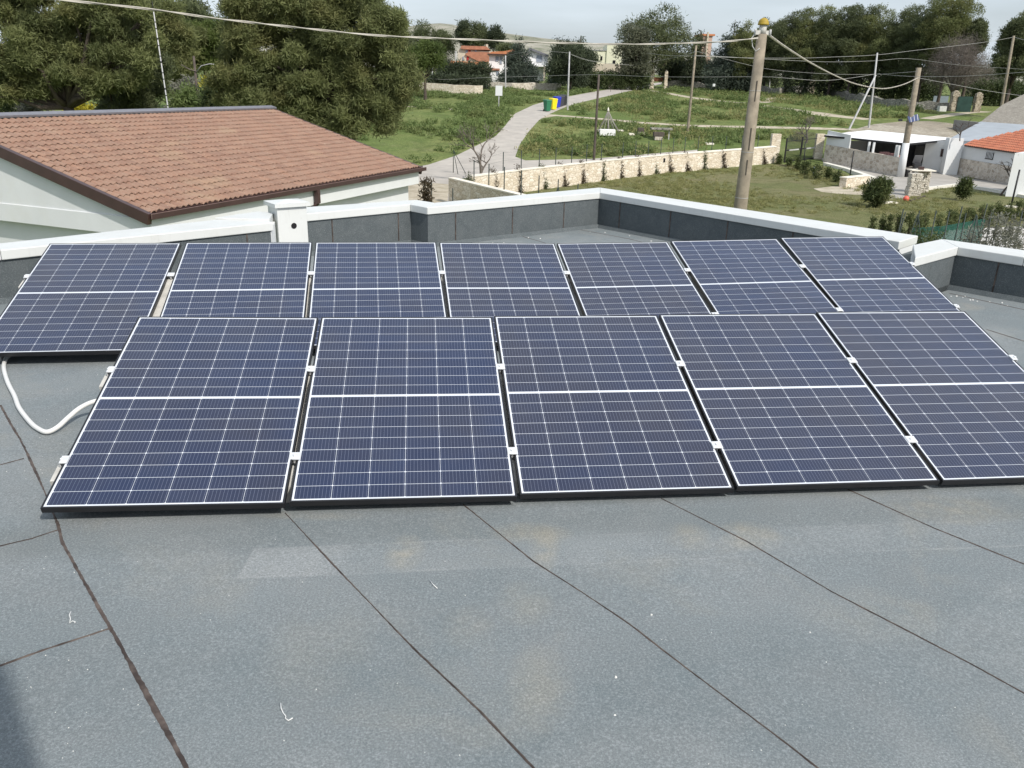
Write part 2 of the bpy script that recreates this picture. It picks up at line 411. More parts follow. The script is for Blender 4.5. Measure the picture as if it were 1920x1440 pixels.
def crown_blobs(c, R, nb, rb, seed, flat=.7, low=-.9, fill=.35, bias=0):
    """foliage pads spread over an uneven ellipsoid"""
    rn = random.Random(seed); out = []
    ph = [rn.uniform(0, 6.28) for _ in range(4)]
    for i in range(nb):
        while True:
            d = Vector((rn.gauss(0, 1), rn.gauss(0, 1), rn.gauss(0, 1))).normalized()
            if d.z > low: break
        az = math.atan2(d.y, d.x)
        k = .86 + .13 * math.sin(3 * az + ph[0]) + .10 * math.sin(5 * az + 2.5 * d.z + ph[1]) + rn.uniform(-.12, .12)
        if rn.random() < fill: k *= rn.uniform(.25, .8)
        r = rb * rn.uniform(.6, 1.35)
        out.append((c[0] + d.x * R[0] * k, c[1] + d.y * R[1] * k, c[2] + d.z * R[2] * k + bias, r, r, r * flat))
    return out
def limbs(mb, base, blobs, r0, fork, n, seed, nseg=6, every=1):
    """tapering trunk that forks into limbs reaching the foliage pads"""
    rn = random.Random(seed); base = Vector(base); fork = Vector(fork)
    mid = (base + fork) / 2 + Vector((rn.uniform(-.03, .03), rn.uniform(-.03, .03), 0)) * (fork - base).length
    mb.tube([base - Vector((0, 0, .3)), base + (mid - base) * .15, mid, fork], [r0 * 1.35, r0 * 1.05, r0 * .85, r0 * .7], nseg + 2)
    for i in range(n):
        b = blobs[rn.randrange(len(blobs))]; e = Vector(b[:3])
        m1 = fork.lerp(e, .35) + Vector((0, 0, (e - fork).length * rn.uniform(-.12, .06)))
        m2 = fork.lerp(e, .7) + Vector((rn.uniform(-.3, .3), rn.uniform(-.3, .3), rn.uniform(-.1, .3))) * r0 * 3
        mb.tube([fork, m1, m2, e], [r0 * .5, r0 * .33, r0 * .2, r0 * .06], nseg)

def tree(name, label, base, c, R, nb, rb, nt_, ln, wd, mat, seed, cat='tree', group=None, tr=.25, nl=12, flat=.7, low=-.8, fork=None, bark=None, up=.35, fill=.35, k=6, extra=()):
    root = empty(name, base, 0, label, cat, group)
    bl = crown_blobs(c, R, nb, rb, seed, flat, low, fill) + list(extra)
    mb = MB(); fk = fork or Vector((base[0] * .5 + c[0] * .5, base[1] * .5 + c[1] * .5, base[2] + (c[2] - R[2] - base[2]) * .75 + .15 * R[2]))
    limbs(mb, base, bl, tr, fk, nl, seed); mb.build('trunk', bark or M_bark, root)
    foliage('crown', bl, nt_, ln, wd, k, mat, root, seed, up)
    return root
def bare_tree(name, label, base, H, spread, mat, seed, r0=.09, depth=5, cat='tree', lean=(0, 0), first=.3, nkids=(2, 3)):
    rn = random.Random(seed); tk = MB(); tw = MB()
    root = empty(name, base, 0, label, cat)
    def grow(p, d, l, r, dep, first_=False):
        q = p + d * l * .5 + Vector((rn.uniform(-1, 1), rn.uniform(-1, 1), 0)) * l * .07; e = p + d * l + Vector((rn.uniform(-1, 1), rn.uniform(-1, 1), rn.uniform(-.3, .5))) * l * .1
        (tk if first_ or dep >= depth - 1 else tw).tube([p, q, e], [r, r * .85, r * .68], 6 if dep > 2 else 3, cap=False)
        if dep == 0: return
        for _ in range(rn.choice(nkids) + (1 if dep <= 2 else 0)):
            nd = (d + Vector((rn.gauss(0, 1) * spread, rn.gauss(0, 1) * spread, rn.gauss(.15, .35)))).normalized()
            grow(e if rn.random() < .7 else q, nd, l * rn.uniform(.55, .85), r * .62, dep - 1)
    grow(Vector(base) - Vector((0, 0, .1)), Vector((lean[0], lean[1], 1)).normalized(), H * first, r0, depth, True)
    tk.build('trunk', mat, root); tw.build('branches', mat, root); return root

# ================================================================== THE SETTING
def ground_sheet(name, polys, off, mat, cell=None, kind='structure'):
    """sheets draped on the terrain: cut at every terrain row so they keep their clearance"""
    import bmesh
    bm = bmesh.new()
    from mathutils.geometry import tessellate_polygon
    for poly in polys:
        vs = [bm.verts.new((p[0], p[1], 0)) for p in poly]
        for tri in tessellate_polygon([[Vector((p[0], p[1], 0)) for p in poly]]):
            try: bm.faces.new([vs[i] for i in tri])
            except ValueError: pass
    ys = [v.co.y for v in bm.verts]
    for y in ROWS:
        if min(ys) < y < max(ys):
            bmesh.ops.bisect_plane(bm, geom=bm.verts[:] + bm.edges[:] + bm.faces[:], plane_co=(0, y, 0), plane_no=(0, 1, 0))
    for v in bm.verts: v.co.z = gz(v.co.y) + off
    bmesh.ops.recalc_face_normals(bm, faces=bm.faces[:])
    for f in bm.faces:
        if f.normal.z < 0: f.normal_flip()
    me = bpy.data.meshes.new(name); bm.to_mesh(me); bm.free(); me.materials.append(mat)
    o = bpy.data.objects.new(name, me); COL.objects.link(o); tag(o, kind=kind); return o
def strip(pts, width):
    """a ribbon polygon of real width along pixel points on the ground"""
    P = [gp(*p) if not isinstance(p, Vector) else p for p in pts]; L_, R_ = [], []
    rn = random.Random(len(pts))
    Q = []
    for i in range(len(P) - 1):
        for t in (0, .25, .5, .75): Q.append(P[i].lerp(P[i + 1], t))
    Q.append(P[-1])
    for i, p in enumerate(Q):
        t = (Q[min(i + 1, len(Q) - 1)] - Q[max(i - 1, 0)]); n = Vector((-t.y, t.x, 0)).normalized(); w_ = width / 2 * rn.uniform(.75, 1.25)
        L_.append(p + n * w_); R_.append(p - n * w_)
    return [[L_[i], R_[i], R_[i + 1], L_[i + 1]] for i in range(len(Q) - 1)]

def ground_mat(name, A, B, C, sc=1., tan=.35):
    m = NM(name, .95, .1)
    n1 = m.noise(.09 * sc, 6, .6, dist=.5); n2 = m.noise(.55 * sc, 6, .65); n3 = m.noise(3.2 * sc, 5, .7)
    q = m.mix(m.ramp(n1, .38, .62), A, B); q = m.mix(m.ramp(n2, .48, .68, 0, .8), q, tuple(x * .62 for x in A))
    q = m.mix(m.ramp(m.noise(.23 * sc, 6, .7), .55, .72, 0, tan), q, C)
    q = m.mix(m.ramp(n3, .42, .62, .45, 0), q, tuple(x * .45 for x in A))
    m.col(q); m.bump(n3, .15, .8); return m.m
M_field = ground_mat('meadow_ground', (.130, .180, .055), (.215, .235, .090), (.32, .28, .17))
M_lawn = ground_mat('patchy_lawn', (.165, .185, .075), (.235, .215, .115), (.28, .215, .15), 2.2, .75)
M_road = NM('pale_concrete_road', .9, .2)
M_road.col(M_road.mix(M_road.ramp(M_road.noise(.8, 6, .65), .35, .7), (.35, .325, .295), (.46, .425, .38))); M_road = M_road.m
M_sand = NM('pale_dirt', .95, .1)
M_sand.col(M_sand.mix(M_sand.ramp(M_sand.noise(1.1, 6, .7), .35, .65), (.31, .27, .20), (.50, .45, .36))); M_sand = M_sand.m
M_yard = plain('yard_concrete', (.36, .34, .31), .9, .2, var=.12, sc=.7)
_m = NM('white_gravel', .95, .2)
_m.col(_m.mix(_m.ramp(_m.noise(14, 4, .7), .42, .6), (.30, .29, .27), (.72, .70, .66))); _m.bump(_m.noise(14, 4, .7), .05, 1); M_gravel = _m.m

# terrain: one sheet to the horizon
mb = MB(); xs = [-3000, -800, -300, -150, -60, -20, 20, 60, 150, 300, 800, 3000]
vs = [(x, y, _RZ[i]) for i, y in enumerate(ROWS) for x in xs]; nx = len(xs)
mb.add(vs, [(i * nx + j, i * nx + j + 1, (i + 1) * nx + j + 1, (i + 1) * nx + j) for i in range(len(ROWS) - 1) for j in range(nx - 1)])
tag(mb.build('ground', M_field, org=(0, 0, 0)), kind='structure')

G = lambda L_: [gp(*p) for p in L_]
road_px = [(1243, 154), (1180, 162), (1120, 171), (1050, 184), (1000, 197), (966, 213), (948, 235), (930, 255), (900, 270), (855, 292), (785, 312), (690, 332), (690, 420), (838, 420), (843, 352), (860, 336), (950, 326), (1090, 310), (1200, 298), (1310, 286), (1308, 281), (1110, 298), (985, 301), (966, 294), (975, 270), (992, 246), (1010, 226), (1030, 214), (1062, 200), (1140, 180), (1200, 167), (1240, 158)]
ground_sheet('road', [G(road_px)], .012, M_road)
paths = strip([(1012, 214), (1115, 222), (1200, 230), (1300, 236), (1400, 238), (1540, 241), (1610, 243)], 1.5) \
      + strip([(1205, 168), (1290, 182), (1350, 190), (1420, 195)], 2.2) + strip([(1425, 198), (1500, 208), (1560, 217), (1630, 224)], 3.0) \
      + strip([(1420, 192), (1470, 183), (1525, 177)], 3.2)
ground_sheet('dirt_path', paths, .008, M_sand)
ground_sheet('meadow_track', strip([(760, 199), (870, 206), (960, 217)], 1.6) + strip([(1735, 223), (1800, 213), (1850, 209)], 1.7) + strip([(1040, 216), (1012, 220), (990, 228)], 1.3), .010, M_sand)
ground_sheet('dirt_lot', [G([(1588, 247), (1640, 233), (1690, 228), (1745, 227), (1780, 231), (1810, 238), (1830, 243), (1830, 262), (1700, 262), (1560, 257)])], .014, ground_mat('dirt_lot_ground', (.34, .30, .235), (.44, .40, .33), (.17, .19, .07), .9, .8))
ground_sheet('lawn', [G([(905, 378), (1000, 358), (1090, 345), (1250, 324), (1330, 318), (1455, 307), (1545, 312), (1640, 338), (1700, 345), (1930, 360), (2000, 380), (2000, 420), (1850, 430), (1735, 445), (1500, 520), (900, 520)])], .006, M_lawn)
ground_sheet('yard_paving', [G([(1540, 297), (1545, 308), (1585, 318), (1631, 338), (1625, 352), (1648, 372), (1700, 372), (1739, 353), (1794, 349), (1920, 371), (2050, 395), (2050, 300), (1800, 285)])], .011, M_yard)
ground_sheet('bare_patch', [G([(1525, 354), (1560, 350), (1600, 350), (1630, 356), (1625, 366), (1575, 364), (1540, 360)])], .013, M_sand)
ground_sheet('gravel_drive', [G([(1715, 452), (1735, 436), (1840, 428), (2050, 420), (2050, 640), (1700, 560)])], .016, M_gravel)
ground_sheet('dirt_verge', [G([(700, 350), (790, 342), (843, 346), (838, 385), (830, 430), (700, 430)])], .018, M_sand)

# hills, far away
hill = [(-400, 120, 1300), (0, 110, 1300), (500, 80, 1300), (700, 58, 1300), (765, 48, 1300), (800, 43.5, 1300), (835, 41.5, 1300), (860, 47, 1300), (890, 55, 1320), (940, 60, 1350), (1000, 68, 1400), (1060, 75, 1400), (1120, 80, 1450), (1180, 86, 1500), (1300, 100, 1500), (1500, 118, 1500), (1700, 126, 1500), (1850, 130, 1500), (2300, 150, 1500)]
hx = [h[0] for h in hill]
mb = MB(); NXh = 120; NYh = 14; rn = random.Random(5)
vs = []
for j in range(NYh):
    t = j / (NYh - 1)
    for i in range(NXh):
        px = -400 + 2700 * i / (NXh - 1); d = float(np.interp(px, hx, [h[2] for h in hill])); py = float(np.interp(px, hx, [h[1] for h in hill]))
        top = at(px, py, d); dd = d * (.55 + .45 * t)
        base = gz(dd)
        z = base - 1 + (top.z - base) * (t ** 1.3) + (rn.uniform(-1, 1) * 2.2 * math.sin(PI * t))
        vs.append((top.x * (.55 + .45 * t), dd, z))
for i in range(NXh):
    v = vs[(NYh - 1) * NXh + i]; vs.append((v[0] * 1.5, v[1] * 1.5, 0))
mb.add(vs, [(j * NXh + i, j * NXh + i + 1, (j + 1) * NXh + i + 1, (j + 1) * NXh + i) for j in range(NYh) for i in range(NXh - 1)], True)
_m = NM('hazed_stony_hill', 1, .05)
q = _m.mix(_m.ramp(_m.noise(.012, 8, .65), .4, .62), (.21, .21, .16), (.36, .34, .29)); q = _m.mix(_m.ramp(_m.noise(.07, 6, .7), .5, .62, 0, .7), q, (.10, .12, .07)); _m.col(q)  # stone and scrub tones, paled so the colour carries the distance haze
tag(mb.build('hills', _m.m, org=(0, 700, 0)), kind='structure')

# ================================================================== OUR HOUSE WITH ITS FLAT ROOF
ZC = 4.90
house = empty('flat_roof_house', (0, 5, 0), 0, 'white house seen from its own grey flat roof, with parapets under white metal copings', 'house')
P2 = lambda a: [onz(x, y, ZC) for x, y in a]
chains = [
    ([Vector((-7.5, 5.0, ZC)), onz(0, 469, ZC), onz(512, 417, ZC)], [Vector((-7.9, 5.15, ZC)), onz(-8, 457, ZC), onz(403, 412, ZC)]),
    (P2([(560, 402), (769, 383), (801, 389), (1125, 361), (1687, 453)]), P2([(560, 389), (780, 374.5), (815, 380), (1125, 351.5), (1722, 442)])),
    (P2([(1716, 484), (1797, 463), (1921, 482)]) + [Vector((8.6, 4.9, ZC))], P2([(1712, 459), (1766, 448), (1921, 469)]) + [Vector((9.1, 5.1, ZC))]),
]
def insets(I, O, a, b):
    return ([p + (q - p).normalized() * a for p, q in zip(I, O)], [q + (p - q).normalized() * b for p, q in zip(I, O)])
up_lines = []
for ci, (I, O) in enumerate(chains):
    mb = MB()
    for k in range(len(I) - 1):
        g = (I[k + 1] - I[k]).normalized() * .0015      # hairline joints between coping lengths
        poly = [I[k] + g, I[k + 1] - g, O[k + 1] - g, O[k] + g]
        if ci == 0 and k == 1: poly = [I[k] + g, I[k + 1], onz(497, 411.5, ZC), O[k + 1], O[k] + g]
        mb.prism([(p.x, p.y) for p in poly], ZC - .095, ZC)
    mb.build('coping', M_coping, house, bevel=.008)
    Ii, Oi = insets(I, O, .045, .05)
    Iu, _ = insets(I, O, .030, .05)
    wb, ub = MB(), MB()
    for k in range(len(I) - 1):
        wb.prism([(p.x, p.y) for p in (Ii[k], Ii[k + 1], Oi[k + 1], Oi[k])], 0, ZC - .097)
        ub.hexa([(p.x, p.y, roofz(p.x, p.y) - .06) for p in (Iu[k], Iu[k + 1], Ii[k + 1], Ii[k])], [(p.x, p.y, ZC - .0975) for p in (Iu[k], Iu[k + 1], Ii[k + 1], Ii[k])])
        up_lines.append((Iu[k], Iu[k + 1]))
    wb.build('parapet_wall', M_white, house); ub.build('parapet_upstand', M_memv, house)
# the stub of wall that closes the step between the second and third coping
mb = MB(); a, b = chains[1][0][-1], chains[2][0][0]
a2, b2 = chains[1][1][-1], chains[2][1][0]
d_ = (b - a).normalized(); a_ = a + (a2 - a).normalized() * .05; a3 = a2 - (a2 - a).normalized() * .05
mb.prism([(a_.x - .02, a_.y + .02), (a3.x - .02, a3.y + .02), (b2.x + .02, b2.y), (b.x + .03, b.y + .03)], 3.9, ZC - .16)
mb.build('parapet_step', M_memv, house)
# small coping behind the pillar
mb = MB(); q = [onz(x, y, ZC + .02) for x, y in ((403, 408), (484, 396), (512, 399), (505, 411))]
mb.prism([(p.x, p.y) for p in q], ZC - .07, ZC + .02); mb.build('coping', M_coping, house, bevel=.006)
mb = MB(); mb.prism([(p.x * .985, p.y * .99) for p in q], 2.0, ZC - .07); mb.build('parapet_wall', M_white, house)
# upstand joints and the cant fillet at the foot of the parapet
mb = MB(); fb = MB()
for (p, q) in up_lines:
    L_ = (q - p).length; t = (q - p).normalized(); n = Vector((t.y, -t.x, 0)); 
    if (Vector((0, 5, 0)) - p).dot(n) < 0: n = -n
    k = .45
    while k < L_ - .2:
        mb = MB(); c = p + t * k + n * .003; z0 = roofz(c.x, c.y)
        mb.box((c.x, c.y, (z0 + ZC - .1) / 2), (.014, .006, ZC - .1 - z0), ax=(t, n, Vector((0, 0, 1)))); k += 1.0; mb.build('upstand_joint', M_seam, house)
    fb.hexa([p + n * 0 + Vector((0, 0, roofz(p.x, p.y) - ZC - .01)), q + Vector((0, 0, roofz(q.x, q.y) - ZC - .01)), q + n * .06 + Vector((0, 0, roofz(q.x, q.y) - ZC - .01)), p + n * .06 + Vector((0, 0, roofz(p.x, p.y) - ZC - .01))],
            [p + Vector((0, 0, roofz(p.x, p.y) - ZC + .05)), q + Vector((0, 0, roofz(q.x, q.y) - ZC + .05)), q + n * .012 + Vector((0, 0, roofz(q.x, q.y) - ZC + .05)), p + n * .012 + Vector((0, 0, roofz(p.x, p.y) - ZC + .05))])
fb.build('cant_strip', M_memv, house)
# membrane
ctr = Vector((0, 5, 0))
rpoly = [Vector((-9, -7, 0)), Vector((-7.6, 5.05, 0)), chains[0][0][1], chains[0][0][2] + Vector((.0, .12, 0)), chains[1][0][0], chains[1][0][1], chains[1][0][2], chains[1][0][3], chains[1][0][4], chains[2][0][0], chains[2][0][1], chains[2][0][2], Vector((8.7, 5.0, 0)), Vector((9.5, -7, 0))]
rp2 = []
for p in rpoly:
    v = Vector((p.x, p.y, 0)) - ctr; rp2.append(ctr + v * (1 + .05 / v.length))
mb = MB(); mb.hexa([(p.x, p.y, 4.1) for p in rp2][::-1], [(p.x, p.y, roofz(p.x, p.y)) for p in rp2][::-1]); mb.build('roof_membrane', M_mem, house, org=(0, 0, 0))
mb = MB(); mb.prism([(p.x, p.y) for p in rp2], 0, 4.09); mb.build('wall', M_white, house)
# pillar with a capped top and a round outlet
pil = MB(); pc = onz(521, 418, 4.82); uf = Vector((.80, .60, 0)); ub_ = Vector((-.60, .80, 0))
fw, fd = .375, .30
base = pc + uf * fw / 2 + ub_ * fd / 2; Zu = Vector((0, 0, 1))
pil.box((base.x, base.y, 4.70), (fw, fd, .60), ax=(uf, ub_, Zu))
po = pil.build('roof_pillar', M_coping, house, bevel=.006)
pil = MB(); pil.box((base.x, base.y, 5.022), (fw + .07, fd + .07, .045), ax=(uf, ub_, Zu))
cc = [base + uf * sx * (fw + .07) / 2 + ub_ * sy * (fd + .07) / 2 for sx, sy in ((-1, -1), (1, -1), (1, 1), (-1, 1))]
pil.add([(c.x, c.y, 5.045) for c in cc] + [(base.x, base.y, 5.075)], [(0, 1, 4), (1, 2, 4), (2, 3, 4), (3, 0, 4)])
pil.build('cap', M_coping, po)
hc = pc + uf * fw * .53 - ub_ * .003; hc.z = 4.77
pil = MB(); nseg = 20
vs = [hc + uf * (.036 * math.cos(2 * PI * k / nseg)) + Zu * (.036 * math.sin(2 * PI * k / nseg)) for k in range(nseg)]
pil.add(vs, [tuple(range(nseg))]); pil.build('outlet_hole', M_dark, po)
# raised seams where the membrane strips overlap
seams = [[(0, 760), (36, 820), (70, 890), (92, 940), (110, 985), (118, 1020), (142, 1065), (175, 1120), (207, 1178), (245, 1250), (300, 1350), (350, 1445), (380, 1500)],
         [(535, 962), (640, 1075), (780, 1220), (900, 1335), (1010, 1450), (1060, 1500)],
         [(868, 946), (1000, 1052), (1090, 1110), (1180, 1170), (1290, 1255), (1400, 1338), (1480, 1398), (1540, 1445), (1620, 1505)],
         [(1240, 935), (1400, 1015), (1560, 1110), (1700, 1182), (1820, 1245), (1930, 1306)], [(1590, 918), (1750, 990), (1930, 1062)],
         [(0, 1249), (80, 1220), (150, 1197), (207, 1178)], [(0, 1024), (60, 1010), (108, 994)], [(0, 872), (45, 860)],
         [(1740, 505), (1840, 522), (1930, 540)], [(1780, 550), (1930, 583)], [(1850, 618), (1930, 643)], [(1800, 540), (1870, 505)],
         [(945, 434), (1010, 452), (1040, 462)], [(1050, 424), (1180, 448), (1210, 456)], [(870, 452), (900, 449), (940, 447)], [(1120, 413), (1330, 443)]]
rn = random.Random(3)
for si, s in enumerate(seams):
    mb = MB()
    P = [onroof(*p) for p in s]; Q = []
    for i in range(len(P) - 1):
        m = max(2, int((P[i + 1] - P[i]).length / .02)); Q += [P[i].lerp(P[i + 1], t / m) for t in range(m)]
    Q.append(P[-1]); hw = .0036 if si else .0062
    if si in (5, 6): hw = .0055
    if si >= 8: hw = .006
    n0 = len(mb.v)
    ph = rn.uniform(0, 9)
    for i, p in enumerate(Q):
        t = (Q[min(i + 1, len(Q) - 1)] - Q[max(i - 1, 0)]).normalized(); n = Vector((-t.y, t.x, 0))
        w_ = hw * (1 + .45 * max(0, math.sin(i * .021 + ph * 2)) + .35 * math.sin(i * .11 + ph) + .3 * rn.uniform(-1, 1) + .3 * math.sin(i * .031 + ph)); w2 = hw * (1 + .35 * math.sin(i * .17 + 2 * ph) + .3 * rn.uniform(-1, 1))
        mb.v += [tuple(p + n * w_ + Vector((0, 0, .0006))), tuple(p + Vector((0, 0, .004))), tuple(p - n * w2 + Vector((0, 0, .0006)))]
    for i in range(len(Q) - 1):
        for j in (0, 1): mb.f.append((n0 + i * 3 + j + 1, n0 + i * 3 + j, n0 + i * 3 + 3 + j, n0 + i * 3 + 4 + j)); mb.sm.append(True)
    mb.build('membrane_seam', M_seam, house)
# unseen block added behind the camera, shaped to cast the lower left shadow
mb = MB(); mb.box((-2.9, -3.0, 6.1), (7.0, 4.9, 4.2)); mb.build('shadow_block', M_white, house)

# litter on the membrane
rn = random.Random(8)
chip_proto = []
def chip(r, seed):
    rr = random.Random(seed); mb = MB(); n = 6
    prof = [[Vector((math.cos(2 * PI * k / n) * r * rr.uniform(.6, 1.2), math.sin(2 * PI * k / n) * r * rr.uniform(.6, 1.2), 0)) for k in range(n)]]
    top = [p * .6 + Vector((0, 0, r * rr.uniform(.5, 1))) for p in prof[0]]
    mb.hexa(prof[0], top); return mb
stone = MB()
for i in range(430):
    if i % 2 and i < 330: continue
    if i < 110: px, py = rn.gauss(110, 120), rn.uniform(1030, 1430)
    elif i < 260: px, py = rn.uniform(0, 1920), rn.uniform(980, 1440)
    elif i < 330: px, py = rn.gauss(80, 50), rn.uniform(700, 900)
    else:
        k = up_lines[rn.randrange(len(up_lines))]; c = k[0].lerp(k[1], rn.random()); c = c.lerp(ctr, rn.uniform(.02, .06)); px, py = proj((c.x, c.y, roofz(c.x, c.y)))
    if not (0 < px < 1920): continue
    p = onroof(px, py); far = p.y > 7
    m = chip(rn.choice([.0012, .0014, .0017, .0024]) if not far else rn.uniform(.005, .012), i)
    stone.add([Vector(v) + p for v in m.v], m.f)
tag(stone.build('membrane_debris', plain('white_chips', (.72, .71, .68), .8)), 'white grit and chips scattered over the grey roof membrane', 'debris', kind='stuff')
for i, (px, py, r, lab) in enumerate([(1221, 1153, .0058, 'white pebble between the second and third long roof seams, topmost of its row'),
                                 (1155, 1270, .0058, 'white pebble on the roof just right of the seam under the third front panel'),
                                 (1153, 1341, .0040, 'tiny white pebble low on the roof below the other pebbles'),
                                 (1519, 1186, .0038, 'tiny white pebble on the roof left of the rightmost thick seam')]):
    p = onroof(px, py); m = chip(r, 50 + i); mb = MB(); mb.add([Vector(v) + p for v in m.v], m.f)
    tag(mb.build('pebble', plain('white_chips', (.72, .71, .68), .8)), lab, 'pebble', 'white pebbles lying on the roof')
def curl(pts, lab):
    P = [onroof(x, y, h) for x, y, h in pts]; mb = MB(); mb.tube(P, .0019, 6)
    tag(mb.build('cable_tie', M_cablew), lab, 'cable tie', 'cut white cable ties on the roof')
curl([(133, 1146, .006), (130, 1153, .004), (132, 1160, .003), (131, 1168, .003), (136, 1164, .004), (141, 1166, .005), (140, 1168, .003)], 'cut white cable tie curled on the membrane near the crossing of the left seams')
curl([(526, 1318, .008), (527, 1328, .004), (531, 1337, .003), (536, 1343, .003), (535, 1347, .003), (541, 1351, .003), (549, 1346, .006)], 'cut white cable tie on the membrane left of the second long seam, near the bottom')
curl([(820, 1103, .003), (812, 1096, .004), (806, 1088, .003)], 'short pale strand of plastic lying between the second and third seams')
# white conduit
P = [onroof(40, 655, .045), onroof(22, 664, .03), onroof(11, 673, .02), onroof(7, 690, .017), onroof(14, 716, .016), onroof(27, 742, .016), onroof(36, 765, .016), onroof(55, 790, .017), onroof(70, 803, .018), onroof(88, 810, .02), onroof(108, 801, .03), onroof(128, 783, .055), onroof(150, 765, .085), onroof(176, 753, .115), onroof(215, 745, .13)]
Q = []
for i in range(len(P) - 1):                # smooth
    a, b, c, d = P[max(i - 1, 0)], P[i], P[i + 1], P[min(i + 2, len(P) - 1)]
    for t in (0, .25, .5, .75):
        Q.append(.5 * ((2 * b) + (-a + c) * t + (2 * a - 5 * b + 4 * c - d) * t * t + (-a + 3 * b - 3 * c + d) * t ** 3))
mb = MB(); mb.tube(Q, .0145, 12)
tag(mb.build('cable_conduit', M_cablew), 'white flexible conduit looping over the roof between the two rows of panels', 'cable')

# ================================================================== SOLAR PANELS
rows = {'front': [(-2.1978, 3.4701, -1.9462, 0.1136, 0.2791, -0.0102), (-1.0662, 3.6255, -1.9634, 0.1137, 0.2796, -0.0049), (0.0642, 3.7778, -1.9701, 0.1134, 0.2812, 0.0008), (1.1969, 3.9105, -1.9633, 0.1136, 0.2793, 0.0033), (2.3406, 4.0555, -1.9678, 0.1267, 0.2889, -0.0007)],
        'back': [(-3.9150, 5.7412, -1.9657, 0.1385, 0.2929, 0.0053), (-2.7220, 5.9227, -1.9557, 0.1669, 0.2904, -0.0013), (-1.5903, 6.1185, -1.9631, 0.1650, 0.2927, -0.0031), (-0.4699, 6.3142, -1.9684, 0.1566, 0.2904, -0.0106), (0.6745, 6.4992, -1.9743, 0.1564, 0.2854, 0.0116), (1.8273, 6.6847, -1.9608, 0.1613, 0.2897, 0.0169), (2.9495, 6.8748, -1.9379, 0.1471, 0.2933, 0.0126)]}
PW, PL = 1.103, 1.702
def axes(p):
    x0, y0, z0, yaw, t, ru = p
    u = Vector((math.cos(yaw) * math.cos(ru), math.sin(yaw) * math.cos(ru), math.sin(ru)))
    n = Vector((-math.sin(yaw), math.cos(yaw), 0)); wv = u.cross(n); v = n * math.cos(t) + wv * math.sin(t)
    return Vector((x0, y0, z0 + EYE)), u, v, u.cross(v)
fr = MB(); e = .010
for (x0, x1, y0, y1) in ((-e, 0, -e, PL + e), (PW, PW + e, -e, PL + e), (0, PW, -e, 0), (0, PW, PL, PL + e)):
    fr.box(((x0 + x1) / 2, (y0 + y1) / 2, -.0142), (x1 - x0, y1 - y0, .0315))
for (x0, x1, y0, y1) in ((0, .025, 0, PL), (PW - .025, PW, 0, PL), (.025, PW - .025, 0, .025), (.025, PW - .025, PL - .025, PL)):
    fr.box(((x0 + x1) / 2, (y0 + y1) / 2, -.029), (x1 - x0, y1 - y0, .002))
fr_o = fr.build('frame', M_black, org=(0, 0, 0), bevel=.0012)
gl = MB(); gl.add([(0, 0, 0), (PW, 0, 0), (PW, PL, 0), (0, PL, 0), (0, 0, -.006), (PW, 0, -.006), (PW, PL, -.006), (0, PL, -.006)], [(0, 1, 2, 3), (7, 6, 5, 4)])
gl_o = gl.build('glass', M_cells, org=(0, 0, 0))
jb = MB(); jb.box((PW / 2, PL / 2, -.016), (.30, .06, .018)); jb_o = jb.build('junction_box', M_black, org=(0, 0, 0))
ordw = ['first', 'second', 'third', 'fourth', 'fifth', 'sixth', 'seventh']
first = True
for rname, L_ in rows.items():
    for i, p in enumerate(L_):
        O, u, v, wv = axes(p)
        if rname == 'front': lab = ['large front-row panel at the left end, nearest the white conduit', 'front-row panel second from the left, directly below the dark roof gap', 'middle panel of the five in the front row', 'front-row panel fourth from the left, beside the right end panel', 'right end panel of the front row, cut by the picture edge'][i]
        else: lab = ['left end panel of the back row, cut by the left picture edge', 'back-row panel second from the left, in front of the white roof pillar', 'back-row panel third from the left, right of the white pillar', 'middle panel of the seven in the back row', 'back-row panel fifth from the left', 'back-row panel sixth from the left, beside the right end panel', 'right end panel of the back row, beside the step in the parapet'][i]
        r = empty('solar_panel', O, 0, lab, 'solar panel', 'solar panels of the %s row' % rname)
        r.rotation_euler = Matrix((u, v, wv)).transposed().to_euler()
        for src in (fr_o, gl_o, jb_o):
            if first: c = src
            else: c = src.copy(); COL.objects.link(c)
            c.parent = r; c.location = (0, 0, 0)
        first = False
